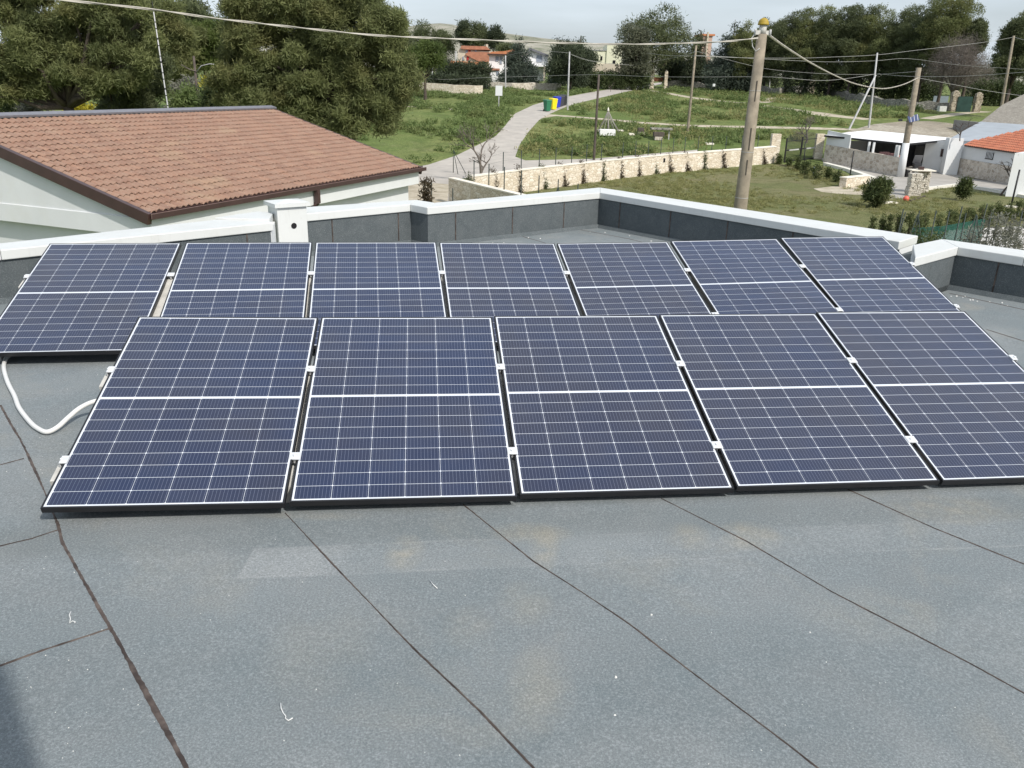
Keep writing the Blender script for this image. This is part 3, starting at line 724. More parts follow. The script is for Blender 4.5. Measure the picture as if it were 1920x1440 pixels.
# clamps and ballast
def clamp(pos, u, v, wv, lab, grp, end=0):
    r = empty('panel_clamp', pos, 0, lab, 'clamp', grp); r.rotation_euler = Matrix((u, v, wv)).transposed().to_euler()
    mb = MB(); wd = .056 if not end else .038
    mb.box((end * .010, 0, .0055), (wd, .056, .006)); 
    if end: mb.box((-end * .008, 0, -.012), (.006, .046, .032))
    else: mb.box((0, 0, -.012), (.012, .040, .029))
    mb2 = MB(); mb2.lathe((end * -.002, 0, .0087), [(.0085, 0), (.0085, .005), (.0035, .005), (.0035, .0015)], 12)
    a = mb.build('clamp_plate', M_alu, org=(0, 0, 0), bevel=.001); a.parent = r
    b = mb2.build('bolt', M_alu, org=(0, 0, 0)); b.parent = a
def ballast(s0, s1, A, lab, grp, end=0):
    O, u, v, wv = A; b, t = [], []
    mb = MB(); hw = .055
    prof = [(s0, -.036), (s0 + .16, -.036), (s0 + .20, -.062), (s1 - .20, -.062), (s1 - .16, -.036), (s1, -.036)]
    sh = 0
    if end: sh = .062 * end
    for k in range(len(prof) - 1):
        ring_b, ring_t = [], []
        for (s, h), sg in ((prof[k], -1), (prof[k], 1), (prof[k + 1], 1), (prof[k + 1], -1)):
            q = O + v * s + wv * h + u * (hw * sg + sh); ring_t.append(q); ring_b.append(Vector((q.x, q.y, roofz(q.x, q.y) + .0005)))
        mb.hexa(ring_b, ring_t)
    if end:
        for s in (.27, 1.06):
            q = O + v * s - wv * .055 - u * (end * .012); mb.box(q, (.034, .12, .05), ax=(u, v, wv))
    tag(mb.build('ballast_block', M_conc), lab, 'ballast', grp)
for rname, L_ in rows.items():
    n = len(L_); AX = [axes(p) for p in L_]
    for g in range(n + 1):
        if g == 0: O = AX[0][0] - AX[0][1] * .020; A = AX[0]; end = 1; where = 'left end of the %s row' % rname
        elif g == n: O = AX[-1][0] + AX[-1][1] * (PW + .020); A = AX[-1]; end = -1; where = 'right end of the %s row' % rname
        else:
            O = None; end = 0; where = '%s gap from the left in the %s row' % (ordw[g - 1], rname)
        def pt(s):
            if O is not None: return O + A[2] * s
            a = AX[g - 1][0] + AX[g - 1][1] * (PW + e) + AX[g - 1][2] * s; b = AX[g][0] - AX[g][1] * e + AX[g][2] * s
            return (a + b) / 2
        A2 = AX[g - 1] if (O is None or g == n) else AX[0]
        for s, nm in ((.33, 'lower'), (1.12, 'upper')):
            p = pt(s)
            if rname == 'back' and s < .5 and 1 <= g <= 4: continue      # wholly behind the front row
            clamp(p, A2[1], A2[2], A2[3], 'silver bolted clamp, %s one at the %s' % (nm, where), 'clamps of the %s row' % rname, end)
        v_ = (pt(1.2) - pt(0.1)).normalized()
        ballast(.14, 1.22, (pt(0), A2[1], v_, A2[3]), 'pale concrete ballast wedge at the %s' % where, 'ballast wedges of the %s row' % rname, end)

# ================================================================== NEIGHBOUR WITH THE TILED ROOF
ZE = 3.2
E1, E2 = onz(280, 400, ZE), onz(785, 314, ZE)
uu = (E2 - E1).normalized(); nn = Vector((-uu.y, uu.x, 0)); tt_ = math.radians(15.75); vv = nn * math.cos(tt_) + Vector((0, 0, 1)) * math.sin(tt_); ww = uu.cross(vv)
WE, LS = (E2 - E1).length, 7.0
nb = empty('tiled_roof_house', (E1 + E2) / 2 + nn * 3 - Vector((0, 0, ZE)), 0, 'low white house beyond the parapet with a large weathered terracotta tile roof and brown gutter', 'house')
# tiles: every roll of every course is modelled
rn = random.Random(12); NC = 19; CL = (LS - .05) / NC; NR = int(WE / .2); RW_ = WE / NR
V_, F_, T_ = [], [], []
prof = [(0, 0.0), (.14, .006), (.26, .030), (.5, .052), (.74, .030), (.86, .006), (1, 0.0)]
for c in range(NC):
    for r_ in range(NR):
        tn = rn.random(); tn = tn * .6 + .2 + rn.gauss(0, .12)
        jb_, jl = rn.gauss(0, .010), rn.gauss(0, .006); jz = abs(rn.gauss(0, .006))
        n0 = len(V_)
        for (bpos, lift) in ((c * CL - .03 + jb_, .034 + jz), (c * CL - .03 + jb_, .020 + jz), ((c + 1) * CL + .015, .0)):
            for i, (a, h) in enumerate(prof):
                hh = h if lift != .020 + jz else h - .018
                V_.append(E1 + uu * ((r_ + a) * RW_ + (jl if 0 < i < 6 else 0)) + vv * bpos + ww * (hh + (lift if lift != .020 + jz else .034 + jz)))
        k = len(prof)
        for i in range(k - 1):
            F_.append((n0 + i, n0 + i + 1, n0 + 2 * k + i + 1, n0 + 2 * k + i)); T_.append(tn)
            F_.append((n0 + k + i, n0 + k + i + 1, n0 + i + 1, n0 + i)); T_.append(tn * .4)
mb = MB(); mb.v = [tuple(v) for v in V_]; mb.f = F_; mb.sm = [False] * len(F_)
to = mb.build('roof_tiles', M_tile, nb); at_ = to.data.attributes.new('tint', 'FLOAT', 'FACE'); at_.data.foreach_set('value', np.clip(T_, 0, 1).astype(np.float32))
def slab(mb, a0, a1, b0, b1, h0, h1):     # in roof coordinates
    q = lambda a, b, h: E1 + uu * a + vv * b + ww * h
    return mb.hexa([q(a0, b0, h0), q(a1, b0, h0), q(a1, b1, h0), q(a0, b1, h0)], [q(a0, b0, h1), q(a1, b0, h1), q(a1, b1, h1), q(a0, b1, h1)])
mb = MB(); slab(mb, .0, WE, .02, LS, -.10, .012); mb.build('roof_deck', M_dark, nb)
for v0, v1 in ((-.16, -.02), (WE + .02, WE + .14)): mb = MB(); slab(mb, v0, v1, -.12, LS + .1, -.24, .045); mb.build('verge_board', M_brown, nb, bevel=.01)
mb = MB(); slab(mb, -.16, WE + .14, LS - .05, LS + .22, .06, .12); slab(mb, -.16, WE + .14, LS + .17, LS + .22, -.2, .06); mb.build('ridge_flashing', M_ridgecap, nb)
mb = MB()
q = lambda a, d, z: E1 + uu * a - nn * d + Vector((0, 0, z))
def hb(mb, a0, a1, d0, d1, z0, z1): return mb.hexa([q(a0, d0, z0), q(a1, d0, z0), q(a1, d1, z0), q(a0, d1, z0)][::-1], [q(a0, d0, z1), q(a1, d0, z1), q(a1, d1, z1), q(a0, d1, z1)][::-1])
hb(mb, -.1, WE + .30, .17, .185, -.13, .0); hb(mb, -.1, WE + .30, .02, .17, -.13, -.115); hb(mb, -.1, WE + .30, .0, .02, -.13, .045)
go = mb.build('gutter', M_brown, nb)
mb = MB(); hb(mb, -.1, WE + .30, .155, .1699, -.114, .004); mb.build('gutter_lining', M_gutter, go)
# downpipe with its swan neck at px 590
ta = 0
for k in range(200):
    a = WE * k / 200
    if proj(q(a, .1, -.2))[0] >= 591: ta = a; break
mb = MB()
hb(mb, ta - .07, ta + .07, .06, .20, -.55, -.12); mb.tube([q(ta, .13, -.5), q(ta, -.05, -.72)], .085, 4); hb(mb, ta - .07, ta + .07, -.12, .02, -3.1, -.70)
mb.build('downpipe', M_brown, nb)
# walls
YD = LS * math.cos(tt_)
zr = LS * math.sin(tt_)
mb = MB()
hb(mb, .0, WE - .0, -.25, .0, -.62, -.14)                     # beam along the eave
hb(mb, .0, .25, -YD, -.25, -.62, -.14); hb(mb, WE - .25, WE, -YD, -.25, -.62, -.14)
mb.build('eave_beam', M_white, nb, bevel=.01)
for a0, a1 in ((.03, .2), (WE - .2, WE - .03)):               # gable triangles
    mb = MB()
    mb.add([q(a0, .0, -.14), q(a0, -YD, -.14), q(a0, -YD, zr - .12), q(a1, .0, -.14), q(a1, -YD, -.14), q(a1, -YD, zr - .12)], [(0, 1, 2), (3, 5, 4), (0, 3, 4, 1), (1, 4, 5, 2), (2, 5, 3, 0)])
    mb.build('gable', M_white, nb)
mb = MB(); hb(mb, .28, WE - .32, -YD + .1, -.30, -ZE - .2, -.62); hb(mb, .3, WE - .3, -YD + .1, -YD + .4, -.62, zr - .25); mb.build('wall', M_white, nb)

# ================================================================== GARDEN WALL AND ITS FENCE
def stone_mat(name, a, b, mortar, sc, crazy=False, flat=(1, 1, 1)):
    m = NM(name, .95, .15)
    v = m.n('ShaderNodeTexVoronoi'); v.feature = 'DISTANCE_TO_EDGE'; v.inputs['Scale'].default_value = sc
    v2 = m.n('ShaderNodeTexVoronoi'); v2.inputs['Scale'].default_value = sc
    vec = m.vec(flat); m.l(vec, v.inputs['Vector']); m.l(vec, v2.inputs['Vector'])
    q = m.mix(m.xyz(v2.outputs['Color'])[0], a, b)
    q = m.mix(m.ramp(m.noise(1.2, 5, .7), .45, .7, 0, .5), q, tuple(x * .75 for x in a))
    q = m.mix(m.ramp(v.outputs[0], .02, .075, .8, 0), q, mortar)
    m.col(q); m.bump(v.outputs[0], .04, .8); return m.m
M_lime = stone_mat('cream_limestone_blocks', (.60, .52, .40), (.76, .70, .60), (.40, .33, .24), 2.6, flat=(1, 1, 2.4))
M_rough = stone_mat('rough_field_stone', (.28, .24, .18), (.46, .41, .33), (.12, .10, .07), 2.5)
M_crazy = stone_mat('crazy_paving_stone', (.36, .31, .25), (.62, .56, .48), (.60, .57, .52), 3.8)
M_dry = stone_mat('grey_dry_stone', (.20, .19, .17), (.36, .34, .30), (.06, .06, .05), 2.2, flat=(1, 1, 1.7))
M_capst = plain('cream_cap_stone', (.74, .69, .60), .9, .2, var=.1, sc=4)

def wall_run(name, pts, H, th, mat, label, cat='stone wall', capmat=None, group=None, jag=0):
    """pts: ground points of the near face; thickness goes away from the camera"""
    mb, cb = MB(), MB(); rn = random.Random(len(pts) * 7 + 1)
    Q = []
    for i in range(len(pts) - 1):
        m = max(1, int((pts[i + 1] - pts[i]).length / 1.2)) if jag else 1
        Q += [pts[i].lerp(pts[i + 1], t / m) for t in range(m)]
    Q.append(pts[-1])
    N_ = []
    for i in range(len(Q)):
        t = Q[min(i + 1, len(Q) - 1)] - Q[max(i - 1, 0)]; n = Vector((-t.y, t.x, 0)).normalized()
        if n.y < 0 and abs(n.y) > .05: n = -n
        N_.append(n)
    hs = [H + rn.uniform(-jag, jag) for _ in Q]
    for i in range(len(Q) - 1):
        a, b = Q[i], Q[i + 1]; na, nb_ = N_[i] * th, N_[i + 1] * th
        g = lambda p, h: Vector((p.x, p.y, gz(p.y) + h))
        ring = [a, b, b + nb_, a + na]
        mb.hexa([g(p, -.3) for p in ring], [g(a, hs[i]), g(b, hs[i + 1]), g(b + nb_, hs[i + 1]), g(a + na, hs[i])])
        if capmat:
            r2 = [a - N_[i] * .03, b - N_[i + 1] * .03, b + nb_ + N_[i + 1] * .03, a + na + N_[i] * .03]
            cb.hexa([g(p, H + .002) for p in r2], [g(p, H + .07) for p in r2])
    o = tag(mb.build(name, mat), label, cat, group)
    if capmat: cb.build('cap', capmat, o)
    return o
wA = [gp(*p) for p in ((885, 377), (985, 360), (1090, 345), (1170, 334), (1250, 324), (1330, 317), (1400, 311), (1452, 306))]
wall_run('garden_wall', wA, 1.32, .35, M_lime, 'long curved cream stone garden wall with climbers against it, ending at the gate pillar', capmat=M_capst)
c0 = onz(841, 333, 1.38); c1 = onz(985, 368, 1.38)
wBdir = (c1 - c0)
wall_run('side_wall', [Vector((c0.x, c0.y, 0)), Vector((c0.x + wBdir.x * 1.5, c0.y + wBdir.y * 1.5, 0))], 1.32, .35, M_lime, 'short cream stone wall running towards the camera from the corner of the garden wall', capmat=M_capst)

def post(parent, p, h, r=.03, mat=M_postg, name='post'):
    mb = MB(); mb.tube([(p.x, p.y, p.z - .1), (p.x, p.y, p.z + h)], r, 6); return mb.build(name, mat, parent)
# wire fence behind the garden wall
fx_ = [(850, 301, 318, 330), (738 / 4 + 760, 284, 0, 0)]
fl = empty('wire_fence', gp(870, 322), 0, 'dark green wire fence on thin posts along the far side of the curved stone wall', 'fence')
tops = [(850, 292), (889, 301), (944, 285), (978, 282), (1012, 279), (1043, 277), (1073, 275), (1101, 271), (1129, 270), (1169, 267), (1193, 264), (1217, 264), (1241, 259), (1264, 258), (1286, 256), (1311, 255), (1337, 255), (1363, 255), (1393, 254), (1423, 253)]
fp = []
for i, (px, py) in enumerate(tops):
    f = max(0, min(1, (px - 845) / 610)); k = f * (len(wA) - 1)
    # on the far face of the wall below that column
    best = min(((abs(proj((wA[j].lerp(wA[j + 1], t / 20) + Vector((0, .55, 0))))[0] - px), j, t) for j in range(len(wA) - 1) for t in range(21)))
    p = wA[best[1]].lerp(wA[best[1] + 1], best[2] / 20) + Vector((0, .6, 0))
    if i < 1: p = gp(852, 324)
    top = at(px, py, p.y); p = Vector((top.x, p.y, 0)); fp.append((p, top.z)); post(fl, p, top.z, .028)
mb = MB()
for i in range(1, len(fp) - 1):
    for zz in (.45, .8, .98): mb.tube([fp[i][0] + Vector((0, 0, fp[i][1] * zz)), fp[i + 1][0] + Vector((0, 0, fp[i + 1][1] * zz))], .004, 3, cap=False)
mb.build('wire', M_postg, fl)
mb = MB(); mb.tube([fp[0][0] + Vector((0, 0, 1.6)), fp[0][0] + Vector((.9, -.1, 0))], .025, 5); mb.tube([fp[0][0] + Vector((0, 0, 1.6)), fp[0][0] + Vector((.4, -.9, 0))], .025, 5); mb.build('brace', M_postg, fl)
# inner line of bare posts on the lawn
f2 = empty('garden_fence', gp(945, 372), 0, 'row of short dark posts standing in front of the stone wall corner', 'fence')
for px, pt_, pb, d in ((889, 300, 338, 46), (917, 307, 350, 44), (946, 313, 356, 42), (978, 320, 364, 40), (1011, 329, 363, 43), (1047, 336, 360, 45), (1084, 344, 356, 46)):
    a = at(px, pt_, d); b = at(px, pb, d); mb = MB(); mb.tube([(a.x, d, 0), (a.x, d, a.z)], .028, 6); mb.build('post', M_postg, f2)
mb = MB(); a = at(1047, 338, 45); 
for dx in (-.35, .35): mb.tube([(a.x, 45, a.z - .3), (a.x + dx, 45 - .1, 0)], .02, 5)
mb.build('brace', M_postg, f2)
f3 = empty('side_fence', gp(810, 385), 0, 'thin dark posts left of the side wall near the tiled house', 'fence')
for px, pt_, d in ((809, 343, 42), (849, 353, 40), (897, 371, 38)):
    a = at(px, pt_, d); mb = MB(); mb.tube([(a.x, d, 0), (a.x, d, a.z)], .028, 6); mb.build('post', M_postg, f3)

# climbers against the wall
def climber(px, pt_, dx, seed, lab, d=None):
    best = min(((abs(proj(wA[j].lerp(wA[j + 1], t / 20))[0] - (px + dx)), j, t) for j in range(len(wA) - 1) for t in range(21)))
    b = wA[best[1]].lerp(wA[best[1] + 1], best[2] / 20) - Vector((0, .12, 0))
    t = at(px, pt_, b.y + .03); rn = random.Random(seed)
    root = empty('climbing_plant', b, 0, lab, 'climbing plant', 'climbers against the garden wall')
    pts = [b.lerp(t, k / 6) + Vector((rn.uniform(-.05, .05), 0, 0)) * (0 < k < 6) for k in range(7)]
    mb = MB(); mb.tube(pts, [.035, .03, .03, .025, .02, .018, .01], 5); mb.build('stem', M_wood, root)
    bl = [(p.x, p.y - .02, p.z, .10 + .05 * rn.random(), .08, .16) for p in pts[:-1]] + [(b.x, b.y - .1, b.z + .08, .17, .14, .10)]
    foliage('leaves', bl, 90, .11, .04, 5, L_brown if seed % 3 else L_shrub, root, seed, .3, cut=0)
cl = [(879, 319, 6, 'leftmost of them, low beside the wall corner'), (924, 313, 8, 'beside the third fence post'), (968, 307, 8, 'just left of the bare tree-side posts'), (1010, 305, 12, 'where the lawn begins'), (1049, 303, 10, 'above the braced post'), (1088, 299, 8, 'left of the dark wooden pole'),
      (1127, 294, 6, 'just right of the dark wooden pole'), (1160, 293, 8, 'below the white stone block'), (1193, 290, 7, 'left of the dark hole in the wall'), (1223, 289, 8, 'left of the mailbox-size hole'), (1253, 286, 7, 'right of the dark hole'), (1283, 283, 7, 'below the slanting pale pole'), (1320, 283, 4, 'with the thick leafy middle'), (1354, 281, 3, 'left of the big concrete pole'), (1429, 279, 4, 'last one before the gate pillar')]
for i, (px, py, dx, lab) in enumerate(cl): climber(px, py, dx, 30 + i, 'thin dark climber on the stone wall, ' + lab)
a = at(907, 335, 43); 
# meter niche in the wall
bst = gp(1243, 324); p = onz(1243, 297, .9)
pw = wA[3].lerp(wA[4], .9); mb = MB(); mb.box((pw.x, pw.y - .02, .98), (.22, .06, .30)); tag(mb.build('wall_box', M_dark), 'small dark box set into the long stone garden wall', 'meter box')

# left dirt corner: climber by the tiled house
r = empty('climbing_plant', onz(800, 392, 0), 0, 'tall dark climber standing between the tiled house and the side wall', 'climbing plant', 'climbers against the garden wall')
b = at(800, 400, 41); b.z = 0; r.location = b; t = at(803, 343, 41)
mb = MB(); mb.tube([b, b.lerp(t, .5) + Vector((.06, 0, 0)), t], [.04, .03, .01], 5); mb.build('stem', M_wood, r)
foliage('leaves', [(b.x + .05 * math.sin(k * 2), b.y, t.z * k / 8, .17, .15, .2) for k in range(1, 9)], 170, .14, .06, 5, L_brown, r, 3, .3, cut=0)

# gate pillars, gate
def box_up(mb, px0, px1, ptop, base, th, mat=None):
    a = at(px0, ptop, base.y); b = at(px1, ptop, base.y); mb.box(((a.x + b.x) / 2, base.y + th / 2, (a.z + base.z) / 2 - .05), (abs(b.x - a.x), th, a.z - base.z + .1)); return a.z
g1, g2 = gp(1458, 305), gp(1540, 299)
mb = MB(); box_up(mb, 1449, 1466, 251, g1, .5); tag(mb.build('gate_pillar', M_lime, bevel=.02), 'cream stone gate pillar at the end of the long garden wall', 'pillar', 'cream pillars of the iron gate')
mb = MB(); box_up(mb, 1533, 1548, 251, g2, .5); tag(mb.build('gate_pillar', M_lime, bevel=.02), 'cream stone gate pillar beside the carport', 'pillar', 'cream pillars of the iron gate')
gt = empty('iron_gate', (g1 + g2) / 2, 0, 'black iron bar gate standing between the two cream pillars', 'gate')
a = g1 + Vector((.6, .2, 0)); b = g2 + Vector((-.5, .2, 0))
mb = MB(); t = (b - a).normalized(); n = Vector((-t.y, t.x, 0)); Z = Vector((0, 0, 1)); LG = (b - a).length
for h, s in ((.1, .09), (1.0, .10), (1.75, .05)): mb.box((a + b) / 2 + Z * h, (LG, .05, s), ax=(t, n, Z))
for k in (0, .5, 1): mb.box(a.lerp(b, k) + Z * 1.0, (.10, .07, 2.0), ax=(t, n, Z))
mb.build('gate_frame', M_iron, gt)
mb = MB()
for k in range(1, 34):
    if k == 17: continue
    c = a.lerp(b, k / 34); h = 2.15 + .25 * math.sin(PI * k / 34); mb.tube([c, c + Z * h], .017, 4)
mb.build('gate_bars', M_iron, gt)
mb = MB(); mb.box(a.lerp(b, .25) + Z * 1.0 - n * .06, (LG * .3, .06, .10), ax=(t, n, Z)); mb.box(a.lerp(b, .8) + Z * 1.0 - n * .06, (LG * .3, .06, .10), ax=(t, n, Z)); mb.build('gate_motor', M_polew, gt)

# ================================================================== CARPORT
ZR = lambda px, py, d: at(px, py, d)
p_l, p_r = gp(1543, 303), gp(1684, 331)          # foot of the front wall
cf = (p_r - p_l).normalized(); cn = Vector((-cf.y, cf.x, 0))
if cn.y < 0: cn = -cn
cp = empty('carport', (p_l + p_r) / 2, 0, 'open white carport with thin white roof, crazy-stone front wall and dark opening', 'carport')
mb = MB(); Lc = (p_r - p_l).length
mb.box((p_l + p_r) / 2 + cn * .125 + Z * .68, (Lc, .25, 1.5), ax=(cf, cn, Z)); mb.build('stone_wall', M_crazy, cp)
hr = lambda px, py, d: at(px, py, d)
A1 = at(1546, 253, p_l.y - .1); A2 = at(1702, 269, p_r.y + .9)
# front-left, front-right corners of the roof; back-right seen at 1796,259, back-left at 1628,244
B2 = at(1797, 259.5, 72.5); B1 = A1 + (B2 - A2) * 1.0; b1 = at(1628, 244, 80)
Bz = (A1.z, A2.z, B2.z, b1.z)
mb = MB(); th = .09
mb.hexa([A1 - Z * th, A2 - Z * th, B2 - Z * th, b1 - Z * th], [A1, A2, B2, b1]); mb.build('roof', plain('white_sheet_roof', (.82, .82, .82), .5, .3, var=.03), cp)
mb = MB()
for (s_, e_) in ((A1, A2), (A2, B2)):
    d = (e_ - s_).normalized(); nn_ = Vector((d.y, -d.x, 0)).normalized(); mb.box((s_ + e_) / 2 + nn_ * .02 - Z * .08, ((e_ - s_).length, .04, .15), ax=(d, nn_, d.cross(nn_)))
mb.build('roof_edge', M_iron, cp)
ztop = lambda k: A1.z + (A2.z - A1.z) * k - .16
mb = MB(); s0 = .32
mb.hexa([p_l + Z * 1.44 + cn * .05, p_l + cf * Lc * s0 + Z * 1.44 + cn * .05, p_l + cf * Lc * s0 + Z * 1.44 + cn * .2, p_l + Z * 1.44 + cn * .2],
        [p_l + Z * (ztop(0)) + cn * .05, p_l + cf * Lc * s0 + Z * ztop(s0) + cn * .05, p_l + cf * Lc * s0 + Z * ztop(s0) + cn * .2, p_l + Z * ztop(0) + cn * .2]); mb.build('white_panel', M_white, cp)
for k in (.56, .62, .905, .93):
    mb = MB(); c = p_l + cf * Lc * k + cn * .2; h = ztop(k); mb.box((c.x, c.y, (1.4 + h) / 2), (.16, .16, h - 1.4)); mb.build('post', M_white, cp)
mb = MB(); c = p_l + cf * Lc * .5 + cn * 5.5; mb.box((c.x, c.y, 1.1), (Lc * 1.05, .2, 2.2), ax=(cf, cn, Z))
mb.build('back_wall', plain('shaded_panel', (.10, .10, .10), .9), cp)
mb = MB(); c = p_l + cf * Lc * .02 + cn * 3; mb.box((c.x, c.y, 1.1), (.2, 5.2, 2.2), ax=(cf, cn, Z)); mb.build('side_panel', M_white, cp)
# stored things in the dark: pinkish folded cloth on a ledge
mb = MB()
for k in range(7): c = p_l + cf * Lc * (.66 + .035 * k) + cn * 1.0 + Z * 1.35; mb.box(c, (.35, .3, .3 + .08 * (k % 3)), ax=(cf, cn, Z))
tag(mb.build('stacked_cushions', plain('faded_pink_cloth', (.30, .16, .15), .9, var=.4, sc=9), bevel=.04), 'faded pink bundles piled behind the carport front wall', 'cushions')
# right hand room
w0, w1 = gp(1727, 318), gp(1779, 326); rd = (w1 - w0).normalized(); rnn = Vector((-rd.y, rd.x, 0)); rnn = rnn if rnn.y > 0 else -rnn
rm = empty('white_outbuilding', (w0 + w1) / 2, 0, 'white outbuilding wall with small dark window at the right end of the carport', 'shed')
def topz(px, d): return 2.6
za = at(1738, 267, w0.y).z; zb = at(1790, 261, w1.y).z
mb = MB(); mb.hexa([w0 - Z * .1, w1 - Z * .1, w1 + rnn * .25 - Z * .1, w0 + rnn * .25 - Z * .1], [Vector((w0.x, w0.y, za)), Vector((w1.x, w1.y, zb)), Vector((w1.x, w1.y, zb)) + rnn * .25, Vector((w0.x, w0.y, za)) + rnn * .25]); mb.build('wall', M_white, rm)
wc = w0.lerp(w1, .72) - rnn * .02; mb = MB(); mb.box((wc.x, wc.y, 1.75), (.62, .08, .62), ax=(rd, rnn, Z)); wi = mb.build('window', M_brown, rm)
mb = MB(); mb.box((wc.x, wc.y, 1.75) , (.50, .10, .50), ax=(rd, rnn, Z)); mb.build('pane', plain('dim_glass', (.03, .02, .02), .1, .6), wi)
mb = MB(); c = w0.lerp(w1, .5) - rnn * .03; mb.box((c.x, c.y, .09), ((w1 - w0).length, .05, .2), ax=(rd, rnn, Z)); mb.build('skirting', M_iron, rm)
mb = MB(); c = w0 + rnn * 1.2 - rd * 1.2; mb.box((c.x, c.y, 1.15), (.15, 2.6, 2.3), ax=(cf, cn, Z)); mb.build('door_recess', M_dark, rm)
c0_ = gp(1787, 328); mb = MB(); box_up(mb, 1781, 1808, 259, c0_, .6); mb.build('corner_pier', M_white, rm)

# building with the new orange roof
b0, b1_ = gp(1795, 327), gp(1893, 345); bd = (b1_ - b0).normalized(); bn = Vector((-bd.y, bd.x, 0)); bn = bn if bn.y > 0 else -bn
ob = empty('orange_roof_house', (b0 + b1_) / 2, 0, 'low white building with bright orange tile roof, crazy-stone base and barred window', 'house')
Lb = (b1_ - b0).length * 2.3; zE = at(1808, 274, b0.y).z
mb = MB(); c = b0 + bd * Lb / 2 + bn * 2.5; mb.box((c.x, c.y, zE / 2), (Lb, 5, zE), ax=(bd, bn, Z)); mb.build('wall', M_white, ob)
mb = MB(); c = b0 + bd * Lb / 2 - bn * .03; mb.box((c.x, c.y, .6), (Lb, .08, 1.3), ax=(bd, bn, Z)); mb.build('stone_base', M_crazy, ob)
rt = math.radians(24); rv = bn * math.cos(rt) + Z * math.sin(rt); rw = bd.cross(rv); rw = rw if rw.z > 0 else -rw
E0 = b0 + bd * .25 - bn * .25 + Z * (zE - .05); V_, F_, T_ = [], [], []; rn = random.Random(4)
LR = 4.6
for c_ in range(13):
    for r_ in range(int((Lb - .2) / .22)):
        if c_ * .35 > r_ * .22 * 1.15 + .7: continue      # hipped left end
        n0 = len(V_); tn = rn.random()
        for bpos, lf in ((c_ * .35 - .03, .03), ((c_ + 1) * .35 + .01, 0)):
            for i, (a_, h_) in enumerate(prof): V_.append(E0 + bd * ((r_ + a_) * .22) + rv * bpos + rw * (h_ + lf))
        k_ = len(prof)
        for i in range(k_ - 1): F_.append((n0 + i, n0 + i + 1, n0 + k_ + i + 1, n0 + k_ + i)); T_.append(tn)
mb = MB(); mb.v = [tuple(v) for v in V_]; mb.f = F_; mb.sm = [False] * len(F_); to = mb.build('roof_tiles', M_tilen, ob)
a_ = to.data.attributes.new('tint', 'FLOAT', 'FACE'); a_.data.foreach_set('value', np.array(T_, dtype=np.float32))
mb = MB(); qf = lambda a, b, h: E0 + bd * a + rv * b + rw * h
mb.hexa([qf(.05, .05, -.12), qf(Lb, .05, -.12), qf(Lb, LR - .1, -.12), qf(3.1, LR - .1, -.12)], [qf(.05, .05, -.005), qf(Lb, .05, -.005), qf(Lb, LR - .1, -.005), qf(3.1, LR - .1, -.005)]); mb.build('roof_deck', M_brown, ob)
wp = b0.lerp(b1_, .54) - bn * .02; mb = MB(); mb.box((wp.x, wp.y, 1.86), (.75, .06, .52), ax=(bd, bn, Z)); wi = mb.build('window', M_dark, ob)
mb = MB()
for k in range(6): mb.box(wp - bn * .05 + bd * (-.32 + .128 * k) + Z * 1.86, (.045, .03, .54), ax=(bd, bn, Z))
mb.build('window_bars', M_white, wi)

# white wall at the right edge
c = gp(1908, 369); mb = MB(); e1 = at(1903, 287, c.y); mb.hexa([(e1.x, c.y, 0), (e1.x + 6, c.y - 1, 0), (e1.x + 8, c.y + 2, 0), (e1.x + 2.4, c.y + 2.6, 0)], [(e1.x, c.y, e1.z), (e1.x + 6, c.y - 1, e1.z + .1), (e1.x + 8, c.y + 2, e1.z + .1), (e1.x + 2.4, c.y + 2.6, e1.z)])
tag(mb.build('white_wall', M_white), 'plain white wall cut by the right picture edge in front of the orange-roofed house', 'wall')

# grey rubble roofed barn at the right edge
d0, d1 = 74., 84.
mb = MB(); q = [at(1838, 229, 92), at(1960, 240, 86), at(1960, 160, 96), at(1921, 176, 98), at(1880, 196, 96)]
br = empty('rubble_barn', Vector((q[0].x + 3, 92, gz(92))), 0, 'grey rubble-covered building rising at the right edge beyond the orange roof', 'building')
mb.add(q + [Vector((p.x, p.y + .6, p.z - .5)) for p in q], [(0, 1, 2, 3, 4), (9, 8, 7, 6, 5)] + [(i, (i + 1) % 5, 5 + (i + 1) % 5, 5 + i)[::-1] for i in range(5)])
mb.build('roof', stone_mat('rubble_render', (.24, .22, .19), (.32, .30, .26), (.22, .20, .17), 4.5), br)
mb = MB(); mb.hexa([(q[0].x + .2, 92.2, gz(92) - .5), (q[1].x, 86.2, gz(86) - .5), (q[1].x, 96, gz(96) - .5), (q[0].x + .2, 98, gz(96) - .5)], [(q[0].x + .2, 92.2, q[0].z - .05), (q[1].x, 86.2, q[1].z - .05), (q[1].x, 96, q[1].z), (q[0].x + .2, 98, q[0].z)]); mb.build('wall', plain('grey_render', (.26, .25, .235), .9, .2, sc=1), br)
# flat grey roof in front of it
za = gp(1838, 262).z
fr_ = [at(1775, 263, 79), at(1960, 268, 74), at(1960, 236, 84), at(1838, 228, 91)]
zf = sum(p.z for p in fr_) / 4
mb = MB(); mb.hexa([(p.x, p.y, p.z - 1.6) for p in fr_], [(p.x, p.y, p.z) for p in fr_]); tag(mb.build('flat_grey_annex', plain('grey_blue_sheet', (.33, .36, .39), .7, .3, var=.1, sc=.8)), 'flat blue-grey roof between the orange tiles and the rubble barn', 'building')

